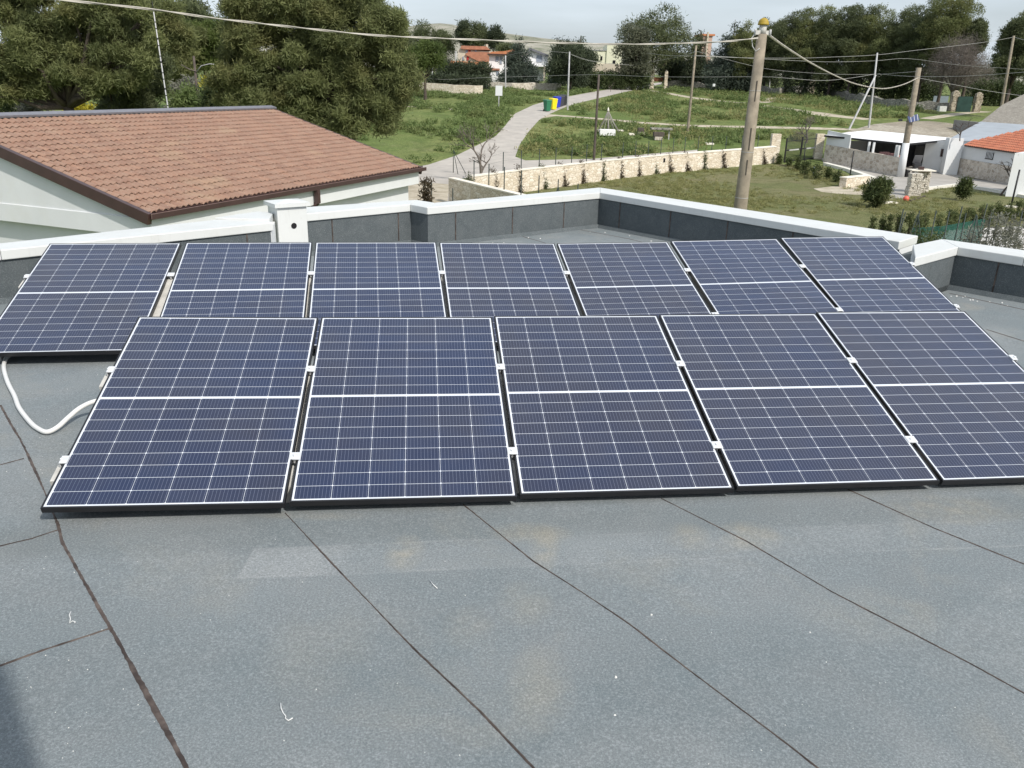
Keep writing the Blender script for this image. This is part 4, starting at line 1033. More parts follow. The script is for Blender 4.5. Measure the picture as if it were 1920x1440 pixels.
# bins by the carport
def wheelie(name, base, s, mat, lidmat, label, cat, group, yaw=.2, lid_open=0):
    r = empty(name, base, 0, label, cat, group); X = Vector((math.cos(yaw), math.sin(yaw), 0)); Y = Vector((-math.sin(yaw), math.cos(yaw), 0))
    mb = MB(); q = lambda a, b, h: base + X * (a * s) + Y * (b * s) + Z * (h * s)
    mb.hexa([q(-.22, -.25, .05), q(.22, -.25, .05), q(.22, .25, .05), q(-.22, .25, .05)], [q(-.29, -.36, .98), q(.29, -.36, .98), q(.29, .36, .98), q(-.29, .36, .98)]); mb.build('body', mat, r, bevel=.02)
    mb = MB(); mb.hexa([q(-.31, -.39, .982), q(.31, -.39, .982), q(.31, .40, .982), q(-.31, .40, .982)], [q(-.27, -.33, 1.05), q(.27, -.33, 1.05), q(.27, .38, 1.09), q(-.27, .38, 1.09)])
    if lid_open: mb.v = [tuple(q(0, .4, 1.0) + Matrix.Rotation(-lid_open, 3, X) @ (Vector(v) - q(0, .4, 1.0))) for v in mb.v]
    mb.build('lid', lidmat, r, bevel=.015)
    for sx in (-1, 1):
        mb = MB(); c = q(sx * .25, .27, .1); mb.tube([c - X * .03, c + X * .03], .1 * s, 12); mb.build('wheel', M_black, r)
dkp = plain('charcoal_plastic', (.035, .037, .042), .5, .4); pls = lambda n, c: plain(n, c, .5, .4, var=.06)
wheelie('wheelie_bin', gp(1716, 330), 1.0, dkp, pls('grey_plastic', (.30, .30, .31)), 'charcoal wheelie bin with raised pale lid by the white pole base', 'bin', None, -.2, .9)
wheelie('small_bin', gp(1699, 332), .55, M_black, M_black, 'small black bin at the foot of the white-painted pole', 'bin', None)
gs = 1.25
for (px, py, c, lc, lab) in ((1026, 209, ('green_plastic', (.03, .16, .085)), None, 'green bin, leftmost of the roadside row'), (1037, 206, ('yellow_plastic', (.80, .66, .02)), None, 'yellow bin, second in the roadside row'), (1044, 202, ('blue_plastic', (.03, .05, .45)), None, 'bright blue bin in the middle of the roadside row'),
                         (1050.5, 200, ('dark_grey_plastic', (.06, .06, .075)), None, 'dark grey bin with reddish front in the roadside row'), (1056.5, 198, ('charcoal_plastic', (.035, .037, .042)), None, 'charcoal bin nearest the roadside lamp pole')):
    m_ = pls(*c); wheelie('roadside_bin', gp(px, py), gs, m_, m_, lab, 'bin', 'bins by the road', .5)

# low kerbs and planter in the yard
M_kerb = plain('white_kerb', (.66, .64, .58), .9, .2, var=.08)
def kerb(pts, w_, h, name, label, cat='kerb', mat=M_kerb): return wall_run(name, [gp(*p) for p in pts], h, w_, mat, label, cat)
kerb([(1543, 310), (1585, 321), (1631, 337)], .45, .22, 'planter_wall', 'long low white-topped planter wall in front of the carport', 'planter')
mb = MB(); a, b = gp(1585, 352), gp(1629, 347); t = (b - a).normalized(); n = Vector((-t.y, t.x, 0)); mb.box((a + b) / 2 + n * .25 + Z * .3, ((b - a).length, .5, .66), ax=(t, n, Z)); o = tag(mb.build('planter_end', M_lime), 'stone end block of the planter wall', 'planter')
mb = MB(); mb.box((a + b) / 2 + n * .25 + Z * .665, ((b - a).length + .08, .56, .06), ax=(t, n, Z)); mb.build('cap', M_capst, o)
kerb([(1739, 357), (1794, 350), (1850, 358), (1930, 374)], .25, .2, 'lawn_kerb', 'low pale kerb between the lawn and the concrete yard on the right')
# stone barbecue stack
rn = random.Random(6); o = None
for (px, pyb, wd_, hh) in ((1714, 368, .75, 1.35), (1728, 362, .85, 1.42)):
    c = gp(px, pyb)
    z = 0; mb = MB()
    while z < hh:
        h = rn.uniform(.10, .17)
        for j in range(3): mb.box((c.x + (j - 1) * wd_ / 3 + rn.uniform(-.02, .02), c.y + .3 + rn.uniform(-.03, .03), z + h / 2), (wd_ / 3 * rn.uniform(.9, 1.02) + (.1 if z < .3 else 0), .6 * rn.uniform(.92, 1.05), h * .97), rz=rn.uniform(-.05, .05))
        z += h
    if o is None: o = empty('stone_stack', c, 0, 'waist-high stack of pale dry stones with a flat slab on top, on the yard edge', 'stone pillar'); M_stk = stone_mat('stacked_limestone', (.46, .42, .35), (.70, .66, .58), (.14, .12, .09), 5, flat=(1, 1, 2))
    mb.build('pier', M_stk, o, bevel=.02)
mb = MB(); c = gp(1722, 364); mb.box((c.x + .1, c.y + .4, 1.52), (1.6, .8, .07)); mb.build('slab', M_capst, o)
mb = MB(); mb.box((c.x, c.y + .3, 1.66), (.3, .25, .2)); mb.build('pot', M_brown, o)
mb = MB(); c = gp(1698, 378); mb.lathe((c.x, c.y, c.z), [(.18 * math.sin(PI * k / 10) + .001, .18 - .18 * math.cos(PI * k / 10)) for k in range(11)], 16); tag(mb.build('ball', plain('coral_rubber', (.72, .13, .09), .5, .4)), 'coral red ball lying on the grass by the stone stack', 'ball')
mb = MB(); a, b = gp(1706, 378), gp(1734, 369); mb.tube([a + Z * .05, b + Z * .05], .05, 6); tag(mb.build('plank', M_wood), 'dark wooden pole lying on the grass beside the red ball', 'plank')
mb = MB(); c = gp(1667, 381); mb.box((c.x, c.y, .04), (.9, .45, .09), rz=.2); tag(mb.build('paving_slab', M_capst), 'pale slab lying in the grass right of the round bush', 'slab')
mb = MB(); c = gp(1896, 389); mb.box((c.x, c.y, .04), (.7, .35, .09), rz=-.1); tag(mb.build('paving_slab', M_capst), 'pale slab on the grass at the far right behind the hedge', 'slab')

# tall dark posts in the garden
gf = empty('garden_post', gp(1594, 333), 0, 'thin black post standing behind the planter wall', 'post')
def lone_post(name, bpx, bpy, tpx, tpy, r, label, mat=M_iron, cat='post', group=None):
    b = gp(bpx, bpy); t = at(tpx, tpy, b.y); mb = MB(); mb.tube([b - Z * .1, t], r, 8); return tag(mb.build(name, mat), label, cat, group)
bpy.data.objects.remove(gf)
lone_post('garden_post', 1593, 334, 1601, 283, .05, 'thin black post standing behind the planter wall')
lone_post('garden_post', 1507, 320, 1510, 265, .04, 'thin black post in the flower bed before the iron gate')
lone_post('garden_post', 1892, 402, 1912, 318, .05, 'tall black leaning post by the hedge near the right edge')
# blue cage
c = gp(1888, 342); cg = MB(); 
for (a_, b_) in ((0, 0), (1.4, -.4), (2.9, -.6), (0.6, 1.2), (2.6, .9)): cg.tube([(c.x + a_, c.y + b_, 0), (c.x + a_, c.y + b_, 1.25)], .035, 5)
for z_ in (.15, .7, 1.25): cg.tube([(c.x, c.y, z_), (c.x + 1.4, c.y - .4, z_), (c.x + 2.9, c.y - .6, z_), (c.x + 2.6, c.y + .9, z_), (c.x + .6, c.y + 1.2, z_), (c.x, c.y, z_)], .025, 5)
for k in range(12): cg.tube([(c.x + 2.8 * k / 12, c.y - .6 * k / 12, .1), (c.x + 2.8 * k / 12, c.y - .6 * k / 12, 1.2)], .010, 4)
tag(cg.build('metal_cage', plain('blue_grey_metal', (.10, .15, .22), .6, .4)), 'blue-grey metal cage frame standing against the crazy-stone base', 'cage')
# small garden light/sign in the bed
c = gp(1524, 332); mb = MB(); mb.tube([c, c + Z * .55], .02, 5); o = tag(mb.build('garden_light', M_white), 'small white and blue stake light among the bed plants', 'garden light')
mb = MB(); mb.lathe((c.x, c.y, .55), [(.05, 0), (.08, .05), (.08, .2), (.03, .26)], 10); mb.build('head', plain('pale_blue', (.35, .42, .65), .5), o)

# ================================================================== FAR HOUSES
def pxbox(mb, x0, x1, y0, y1, d, depth):
    """a box whose front face is seen between px x0..x1 and py y0(top)..y1(bottom) at distance d"""
    a, b = at(x0, (y0 + y1) / 2, d), at(x1, (y0 + y1) / 2, d); t = at((x0 + x1) / 2, y0, d).z; bt = at((x0 + x1) / 2, y1, d).z
    mb.box(((a.x + b.x) / 2, d + depth / 2, (t + bt) / 2), (b.x - a.x, depth, t - bt)); return mb
def pxpoly(mb, pts, d, depth, d2=None):
    """front outline in pixels at distance d, given real depth"""
    f = [at(x, y, d) for x, y in pts]; b = [p + Vector((0, depth, 0)) for p in f]; n = len(f)
    mb.add(f + b, [tuple(range(n)), tuple(range(n, 2 * n))[::-1]] + [(i, n + i, n + (i + 1) % n, (i + 1) % n) for i in range(n)]); return mb
def far_house(name, label, loc, parts):
    r = empty(name, loc, 0, label, 'house')
    for p in parts:
        nm, mat = p[0], p[1]; mb = MB()
        for q in p[2:]:
            (pxbox if isinstance(q[0], (int, float)) else pxpoly)(mb, *q)
        mb.build(nm, mat, r)
    return r
M_terr = plain('terracotta', (.36, .17, .11), .9, .2, var=.2, sc=1.5)
M_terr2 = plain('bright_terracotta', (.48, .20, .10), .9, .2, var=.15, sc=1.5)
M_beige = plain('beige_render', (.52, .46, .37), .9, .2, var=.06)
M_fwhite = plain('far_white_render', (.76, .76, .76), .9, .2, var=.04)
M_pale = plain('pale_yellow_render', (.66, .66, .50), .9, .2, var=.04)
M_shut = plain('grey_blue_shutter', (.25, .28, .33), .8)
M_red = plain('red_shutter', (.35, .03, .03), .8)
D = 168
far_house('white_house', 'white two-storey house with curved orange roof and balcony behind the blue-green cedar', gx(970, D), [
    ('wall', M_fwhite, (917, 964, 101, 155, D, 8)), ('wall', M_fwhite, (964, 992, 104, 156, D + 1, 7)), ('gable_wing', M_fwhite, [[(990, 152), (990, 96), (997, 92), (1027, 104), (1027, 124), (1020, 152)], D - 1, 8]),
    ('annex', M_fwhite, (905, 935, 131, 158, D - 4, 4)), ('annex_roof', M_terr, (903, 936, 128, 131.5, D - 4.3, 4.5)),
    ('roof', M_terr2, [[(915, 101), (922, 97), (945, 96), (960, 93), (966, 91), (966, 102)], D - .8, 9.5]), ('roof', M_ridgecap, [[(986, 98), (993, 89), (1029, 103), (1029, 106), (996, 94.5), (990, 99)], D - 1.8, 9.5]),
    ('eave', M_brown, (914, 967, 101, 103, D - .9, 9.6)), ('balcony', M_fwhite, (998, 1030, 121.5, 125, D - 3, 2)), ('balcony_rail', M_polew, (998, 1030, 116, 116.8, D - 3, .1), (1029, 1030, 116, 122, D - 3, .1), (1010, 1010.8, 116, 122, D - 3, .1), (1020, 1020.8, 116, 122, D - 3, .1)),
    ('porch_post', M_beige, (1019, 1022, 125, 152, D - 3, .5)), ('window', M_shut, (929, 935, 106, 115, D - .12, .1)), ('window', M_shut, (1006, 1016, 104, 117, D - 1.12, .1)), ('window', M_shut, (931, 935, 133, 141, D - 4.12, .1)), ('door', M_shut, (937, 941, 106, 120, D - .12, .1)), ('window', M_dark, (974, 980, 108, 116, D + .9, .1))])
D = 195
far_house('beige_house', 'beige house with stepped terracotta roofs and red shutter behind the hedge', gx(885, D), [
    ('wall', M_beige, [[(859, 126), (859, 94), (865, 88), (874, 94), (920, 96), (920, 126)], D, 9]), ('roof', M_terr, [[(863, 91), (865, 85.5), (912, 87), (919, 93.5), (870, 92.5)], D - .6, 9]),
    ('lower_wing', M_beige, [[(856, 120), (867, 104), (872, 102), (896, 114), (896, 124)], D - 5, 5]), ('lower_roof', M_terr, [[(872, 102), (878, 97), (917, 98), (917, 116), (897, 115)], D - 5.4, 5]),
    ('garden_roof', M_terr2, [[(842, 121), (846, 114), (895, 116), (897, 122)], D - 9, 3]), ('window', M_shut, (873, 877, 93.5, 99, D - .15, .1)), ('shutter', M_red, (878, 882, 93.5, 99, D - .15, .1)), ('window', M_shut, (867, 870, 106, 113, D - 5.15, .1)), ('shutter', M_red, (875, 879, 106, 113, D - 5.15, .1)), ('window', M_shut, (890, 894, 93.5, 99, D - .15, .1)), ('chimney', M_beige, (911, 915, 83, 90, D + 1, .8))])
D = 185
far_house('pale_yellow_house', 'flat-roofed pale yellow stepped house with small dark windows', gx(1136, D), [
    ('wall', M_pale, (1108, 1137, 94.5, 135, D, 8)), ('wall', M_pale, (1137, 1166, 84.5, 135, D - .3, 9)), ('window', M_dark, (1126, 1129.5, 105.5, 113, D - .1, .1)), ('window', M_dark, (1149, 1154, 113, 119.5, D - .4, .1)), ('parapet', plain('grey_coping', (.4, .4, .42)), (1107, 1137.2, 93.6, 94.5, D - .2, 8.4)), ('base', M_beige, (1108, 1166, 119.5, 135, D - .45, 1))])
D = 190
far_house('brick_tower_house', 'salmon coloured tower house showing between the dark cedar and the pines', gx(1326, D), [
    ('wall', plain('salmon_brick', (.46, .33, .27), .9, var=.12, sc=2), (1313, 1332, 67, 150, D, 6)), ('roof', M_terr2, (1314, 1341, 63.5, 67, D - .3, 7)), ('flue', M_beige, (1323, 1326, 60, 140, D - .5, .5))])
D = 150
far_house('distant_bright_house', 'cream house half hidden low among the pine trunks on the right', gx(1672, D + 12), [('wall', M_pale, (1660, 1696, 106, 122, D + 16, 5)), ('window', M_dark, (1672, 1676, 110, 117, D + 15.9, .1)), ('roof', M_terr, (1658, 1698, 103.5, 106, D + 15.6, 5.5))])

# field walls
wall_run('stone_field_wall', [gx(x, d) for x, d in ((760, 138), (800, 136), (850, 134), (890, 133), (905, 133))], 1.25, .4, M_lime, 'pale stone field wall beyond the meadow left of the white sign', jag=.05)
wall_run('stone_field_wall', [gx(x, d) for x, d in ((905, 150), (960, 148), (1000, 150), (1052, 152))], 1.1, .4, M_crazy, 'grey and cream garden wall in front of the white house', jag=.1)
dry = wall_run('dry_stone_wall', [gx(x, d) for x, d in ((1250, 172), (1330, 166), (1400, 158), (1460, 148), (1515, gp(1515, 175).y))], 1.3, .6, M_dry, 'grey dry stone wall along the foot of the pine wood', jag=.25)
wall_run('dry_stone_wall', [gp(*p) for p in ((1545, 181), (1640, 197), (1700, 204), (1778, 208))], 1.1, .6, M_dry, 'grey tumbled dry stone wall right of the field gateway', jag=.3)
def rough_pillar(px0, px1, py0, d, label, mat, name='stone_pillar', grp=None):
    c = gx((px0 + px1) / 2, d); a, b = at(px0, py0, d), at(px1, py0, d); mb = MB(); rn = random.Random(int(px0)); z = c.z - .2; w_ = b.x - a.x
    while z < a.z:
        h = rn.uniform(.22, .38); mb.box((c.x + rn.uniform(-.03, .03), d, z + h / 2), (w_ * rn.uniform(.85, 1.08), .7 * rn.uniform(.9, 1.1), h), rz=rn.uniform(-.1, .1)); z += h * .97
    # one welded stack: cap it
    mb.lathe((c.x, d, z - .02), [(w_ * .42, 0), (w_ * .3, .15), (w_ * .1, .24)], 7)
    return tag(mb.build(name, mat, bevel=.04), label, 'pillar', grp)
rough_pillar(1779, 1793, 174, gp(1786, 209).y, 'rough stone pillar left of the green mesh field gate', M_rough)
rough_pillar(1823, 1836, 176, gp(1830, 210).y, 'rough stone pillar right of the green mesh field gate', M_rough)
rough_pillar(1515, 1526, 150, gp(1520, 175).y, 'stone pillar at the opening in the dry stone wall', M_rough)
rough_pillar(1217, 1225, 134, 168, 'short pillar under the pale statue at the end of the road', M_lime)
rough_pillar(1244, 1250, 136, 168, 'small round-topped stone pillar right of the rusty gate', M_lime)
c = at(1221, 134, 168); mb = MB(); mb.lathe((c.x, 168, c.z), [(.45, 0), (.5, .3), (.35, .55), (.5, .8), (.4, 1.05), (.12, 1.2)], 9); tag(mb.build('stone_statue', M_capst), 'pale weathered stone statue on the pillar at the end of the road', 'statue')
mb = MB(); pxbox(mb, 1226, 1243, 145, 153, 169, .15); tag(mb.build('rusty_gate', plain('rust', (.16, .07, .04), .9)), 'rusty brown gate between the two small pillars at the road end', 'gate')
mb = MB(); pxbox(mb, 1795, 1822, 181, 211, gp(1808, 210).y, .08); tag(mb.build('mesh_gate', plain('green_netting', (.022, .05, .042), .9, var=.3, sc=1.2)), 'dark green mesh gate between two rough stone pillars', 'gate')
mb = MB(); pxbox(mb, 1762, 1775, 199, 209, gp(1768, 209).y, .8); tag(mb.build('utility_cabinet', plain('pale_cabinet', (.55, .55, .52))), 'pale utility cabinet standing beside the left rough pillar', 'cabinet')
mb = MB(); pxbox(mb, 1750, 1778, 180, 194, 136, .12); tag(mb.build('sheet_fence', plain('blue_grey_sheets', (.20, .24, .27))), 'blue-grey sheet fence behind the dry stone wall near the bare tree', 'fence')
mb = MB(); pxbox(mb, 1337, 1341, 157, 162, 140, .4); tag(mb.build('white_barrel', M_white), 'small white barrel in the weeds below the pine wood', 'barrel')

# noticeboard
c = gx(935, 106); sb = empty('sign_board', c, 0, 'blank white sign board on a thin post in the green meadow', 'sign')
mb = MB(); t = at(935, 178, 106); mb.tube([c - Z * .2, Vector((c.x, 106, t.z))], .05, 6); mb.build('post', M_polew, sb)
mb = MB(); pxbox(mb, 929, 942, 160.5, 179.5, 105.9, .06); mb.build('board', M_white, sb)

# rope cone on its white block, with stones around
c = gp(1140, 254); rc = empty('rope_frame', c, 0, 'cone of grey poles tied to a pointed white tip above a white stone block', 'frame'); d = c.y
tip = at(1140.5, 206, d)
mb = MB()
for k in range(12):
    a_ = 2 * PI * k / 12; e_ = Vector((c.x + 1.15 * math.cos(a_), d + 1.15 * math.sin(a_), c.z + .35)); mb.tube([tip, tip.lerp(e_, .5) + Vector((math.cos(a_), math.sin(a_), 0)) * -.10, e_], .022, 4)
mb.tube([tip, (c.x, d, c.z)], .05, 6); mb.build('poles', plain('grey_rods', (.33, .31, .28), .8), rc)
mb = MB(); mb.lathe((tip.x, tip.y, tip.z - .12), [(.12, 0), (.10, .12), (.02, .36)], 8); mb.build('tip', M_capst, rc)
mb = MB(); pxbox(mb, 1125, 1154, 243, 254.5, d - 1.2, .9); tag(mb.build('stone_block', M_fwhite, bevel=.03), 'white stone block below the cone of poles', 'block')
for i, (x0, x1, y0, y1, m_, nm, lb) in enumerate(((1121, 1127, 243, 248, M_capst, 'stone_block', 'small pale block left of the cone frame'), (1158, 1170, 244, 246.5, M_capst, 'stone_slab', 'thin pale slab lying right of the cone frame'),
        (1180, 1191, 250, 254, M_capst, 'stone_slab', 'pale slab in the grass left of the dark crate'), (1197, 1208, 240, 247, M_wood, 'crate', 'dark brown crate on a pale block, nearest the cone frame'), (1197, 1210, 247.5, 254, M_crazy, 'stone_block', 'pale block under the dark crate'),
        (1226, 1246, 248, 256, M_wood, 'crate', 'dark slatted crate left of the pale slanting pole'), (1228, 1242, 256.5, 263, M_crazy, 'stone_block', 'grey block under the slatted crate'))):
    dd = gp((x0 + x1) / 2, y1 if 'lock' in nm or 'slab' in nm else y1 + 7).y; mb = MB(); pxbox(mb, x0, x1, y0, y1, dd - .2, .7); tag(mb.build(nm, m_, bevel=.02), lb, nm.replace('_', ' '))
mb = MB(); dd = gp(1242, 262).y; pxbox(mb, 1222, 1262, 240.5, 244, dd, 1.2); pt_ = tag(mb.build('stone_table', M_dry, bevel=.03), 'long thin grey table top on one leg in the meadow', 'table')
mb = MB(); pxbox(mb, 1253, 1255, 244, 271, dd + .3, .1); mb.build('leg', M_polew, pt_)
mb = MB(); pxbox(mb, 1325, 1339, 268.5, 271.5, gp(1330, 272).y, .8); tag(mb.build('stone_slab', M_capst), 'pale slab in the grass just behind the garden wall', 'stone slab')

# ================================================================== POLES
def pole(name, label, base, top, r0, r1, mat, cat='pole', seg=10, cap=None):
    mb = MB(); mb.tube([base - (top - base) * .03, base, base.lerp(top, .5), top], [r0, r0, (r0 + r1) / 2, r1], seg)
    return tag(mb.build(name, mat, org=base), label, cat)
# the big concrete pole
BD = 20.5
b = at(1387, 398, BD); t = at(1429, 64, BD); dr = (t - b).normalized(); b = b - dr * ((b.z - 0) / dr.z)
big = pole('concrete_pole', 'thick weathered concrete pole with mustard dome cap rising beyond the parapet', b, t, .205, .112, M_pole, seg=20)
mb = MB(); t2 = t + Z * .0
mb.tube([t, t + dr * .20], [.085, .080], 16); mb.build('neck', M_conc, big)
mb = MB(); c = t + dr * .19; mb.lathe(c, [(.122, 0), (.122, .03)] + [(.118 * math.cos(a), .035 + .115 * math.sin(a)) for a in [k * PI / 16 for k in range(0, 8)]] + [(.004, .152)], 20); mb.build('dome_cap', plain('mustard_plastic', (.33, .23, .025), .6, .4, var=.12, sc=12), big)
mb = MB(); c = t + dr * .03; mb.box(c, (.36, .10, .09), rz=.15); mb.build('bracket', M_conc, big)
mb = MB()
for s_ in (-1, 1):
    q = c + Vector((s_ * .17, -.03, 0)); mb.tube([q + Z * .07, q - Z * .07], .028, 8)
mb.tube([c + Vector((-.17, -.03, -.03)), c + Vector((-.24, -.05, -.12)), c + Vector((-.2, -.06, -.30)), c + Vector((-.12, -.1, -.40)), c + Vector((-.05, -.12, -.33))], .010, 6)
mb.build('insulators', M_polew, big)
for f_ in (.12, .33, .52, .66, .84):
    mb = MB(); pp = b.lerp(t, f_); rr = .205 + (.112 - .205) * f_ + .004; mb.tube([pp, pp + dr * .010], rr, 16)
    mb.build('wire_band', M_polew, big)
for f_, l_ in ((.615, .35), (.84, .45), (.70, .5)):
    mb = MB(); pp = b.lerp(t, f_); rr = .205 + (.112 - .205) * f_; mb.box(pp + Vector((-.01, -rr - .001, 0)), (.025, .012, l_), ax=(Vector((1, 0, 0)), dr.cross(Vector((1, 0, 0))).normalized(), dr))
    mb.build('slot', plain('pole_slot', (.07, .06, .05), .9), big)
# pole with white painted foot and solar lamp
b = gp(1688, 332); t = at(1723, 127, b.y); dr = (t - b).normalized()
sp_ = pole('concrete_pole', 'tall concrete pole with white-painted foot and solar lamp in front of the carport', b, t, .27, .19, M_pole, seg=14)
mb = MB(); k = (at(1695, 268, b.y).z) / t.z; mb.tube([b, b.lerp(t, k)], [.285, .262], 14); mb.build('painted_foot', M_white, sp_)
lm = at(1713, 222, b.y - .3); mb = MB(); mb.box(lm, (.75, .04, .55), ax=(Vector((.96, -.1, .26)).normalized(), Vector((.15, .8, -.6)).normalized(), Vector((.96, -.1, .26)).normalized().cross(Vector((.15, .8, -.6)).normalized())))
_m = NM('small_solar_panel', .3, .5); x_, y_, z_ = _m.xyz(); _m.col(_m.mix(_m.math('LESS_THAN', _m.math('ABSOLUTE', _m.math('SUBTRACT', _m.math('FRACT', _m.math('MULTIPLY', x_, 4.2)), .5)), .07), (.06, .08, .17), (.6, .6, .62)))
mb.build('solar_lamp', _m.m, sp_)
mb = MB(); mb.box(lm + Vector((-.95, .1, -.15)), (.25, .2, .16)); mb.tube([lm, lm + Vector((-.4, .3, -.25))], .03, 6); mb.build('lamp_bracket', M_iron, sp_)
lp = [('lamp_pole', 1068, 97, 1064, 206, .12, .08, M_polew, 'pale slim pole rising beside the roadside bins'),
      ('leaning_pole', 1305.5, 85, 1289, 250, .15, .10, M_pole, 'pale concrete pole leaning right, in the meadow behind the garden wall'),
      ('wooden_pole', 1123, 140, 1113.5, 300, .11, .085, M_wood, 'dark wooden pole standing just behind the stone garden wall'),
      ('concrete_pole', 1645, 99, 1629, 240, .12, .09, M_polew, 'grey pole propped by a slanting strut beyond the carport'),
      ('concrete_pole', 1901, 67, 1872, 190, .20, .14, M_pole, 'tall pale pole at the right edge rising over the rubble barn'),
      ('far_pole', 855, 96, 853.5, 145, .10, .08, M_polew, 'thin pale far pole in front of the hedge and beige house'),
      ('far_pole', 948, 104, 948, 170, .10, .08, M_polew, 'thin grey far pole before the white house'),
      ('far_pole', 1202, 84, 1200, 149, .13, .10, M_polew, 'grey far pole in front of the big pine at the road end'),
      ('far_pole', 1446, 104, 1442, 165, .11, .08, M_polew, 'thin grey pole in front of the pine wood right of the big concrete pole'),
      ('far_pole', 1550, 110, 1545, 181, .13, .10, M_polew, 'grey pole at the opening of the dry stone wall'),
      ('far_pole', 1705, 104, 1694, 190, .13, .10, M_wood, 'dark grey pole against the pines left of the bare grey tree'),
      ('far_pole', 1310, 62 + 50, 1304, 168, .12, .09, M_wood, 'dark pole just right of the leaning pale pole'),
      ('far_pole', 816 - 5, 128, 809, 160, .08, .06, M_polew, 'short pale pole by the stone field wall near the round pines')]
for nm, tx, ty, bx, by, r0, r1, m_, lb in lp:
    b = gp(bx, by)
    if b.y > 190: b = gx(bx, 165)
    if bx == 1872: b = gx(1872, 104)
    t = at(tx, ty, b.y); pole(nm, lb, b, t, r0, r1, m_, seg=8)
b = gp(1592, 243); t = at(1642, 141, gp(1629, 240).y); pole('pole_strut', 'slanting pale strut leaning against the grey pole beyond the carport', b, t, .11, .09, M_polew, 'strut', 8)
# striped mast behind the ridge
MD = 33; b = at(322, 250, MD); t = at(288, 22, MD); dr = (t - b).normalized(); b = b - dr * (b.z / dr.z)
ms_ = pole('striped_mast', 'thin white mast with black bands leaning left behind the tiled roof', b, t, .027, .021, M_polew, 'mast', 8)
mb = MB(); mb.tube([t, t + dr * .35], .012, 5)
for k in range(1, 26):
    p_ = t.lerp(b, k * .034 + (.008 if k % 2 else 0)); mb.tube([p_, p_ + dr * (.03 if k % 3 else .06)], .029, 8)
mb.build('black_bands', M_iron, ms_)
# double armed street lamp
b = gx(384, 62); t = at(363, 105, 62); sl = pole('street_lamp', 'old double-armed street lamp behind the tiled roof between the pines', b, t, .12, .08, M_wood, 'street lamp', 8)
mb = MB(); j = at(370, 134, 62); mb.tube([j - Vector((0, .1, 0)), j + Vector((.35, -.1, .38)), j + Vector((.95, -.1, .52)), j + Vector((1.25, -.1, .50))], .03, 5); mb.build('arm', M_polew, sl)
mb = MB(); mb.tube([j - Vector((0, .1, 0)), j + Vector((-.45, -.1, .1)), j + Vector((-1.05, -.1, .42))], .035, 5); mb.build('arm', M_barkl, sl)

# ================================================================== WIRES
def wire(name, label, pts, r, mat, twist=0, grp='overhead wires'):
    P = [at(*p) for p in pts]; Q = []
    for i in range(len(P) - 1):
        a, b, c, d = P[max(i - 1, 0)], P[i], P[i + 1], P[min(i + 2, len(P) - 1)]
        n = 12 if twist else 4
        for k in range(n):
            t_ = k / n; Q.append(.5 * ((2 * b) + (-a + c) * t_ + (2 * a - 5 * b + 4 * c - d) * t_ * t_ + (-a + 3 * b - 3 * c + d) * t_ ** 3))
    Q.append(P[-1]); mb = MB()
    if twist:
        acc = 0; R_ = []; L0 = 0; S_ = []
        for i in range(len(Q) - 1):
            n = max(1, int((Q[i + 1] - Q[i]).length / .06)); S_ += [Q[i].lerp(Q[i + 1], k / n) for k in range(n)]
        for ph in (0, PI):
            pts2 = [p + Vector((0, math.cos(k * twist + ph), math.sin(k * twist + ph))) * r * .75 for k, p in enumerate(S_)]
            mb.tube(pts2, r * .8, 5)
    else: mb.tube(Q, r, 5, cap=False)
    tag(mb.build(name, mat), label, 'wire', grp)
M_tw = plain('pale_twisted_cable', (.43, .405, .355), .7, .3, var=.25, sc=3)
wire('overhead_cable', 'thick pale twisted cable crossing the picture from top left to the big concrete pole', [(-500, -40, 13.5), (-200, -24, 14), (100, -1, 14.8), (287, 18, 15.3), (400, 34, 15.8), (560, 52, 16.4), (700, 66, 17), (800, 71, 17.5), (900, 75, 18), (1000, 79, 18.5), (1100, 82, 19), (1200, 83, 19.4), (1300, 80.5, 19.9), (1370, 77, 20.2), (1424, 71, 20.4)], .0135, M_tw, .30)
wire('overhead_cable', 'twisted cable sagging from the big concrete pole down to the solar lamp pole', [(1436, 62, 20.5), (1475, 90, 27), (1520, 118, 35), (1560, 139, 43), (1600, 156, 49), (1640, 165, 53), (1665, 165.5, 56), (1695, 158, 60), (1721, 146, 62.5)], .024, M_tw, .5)
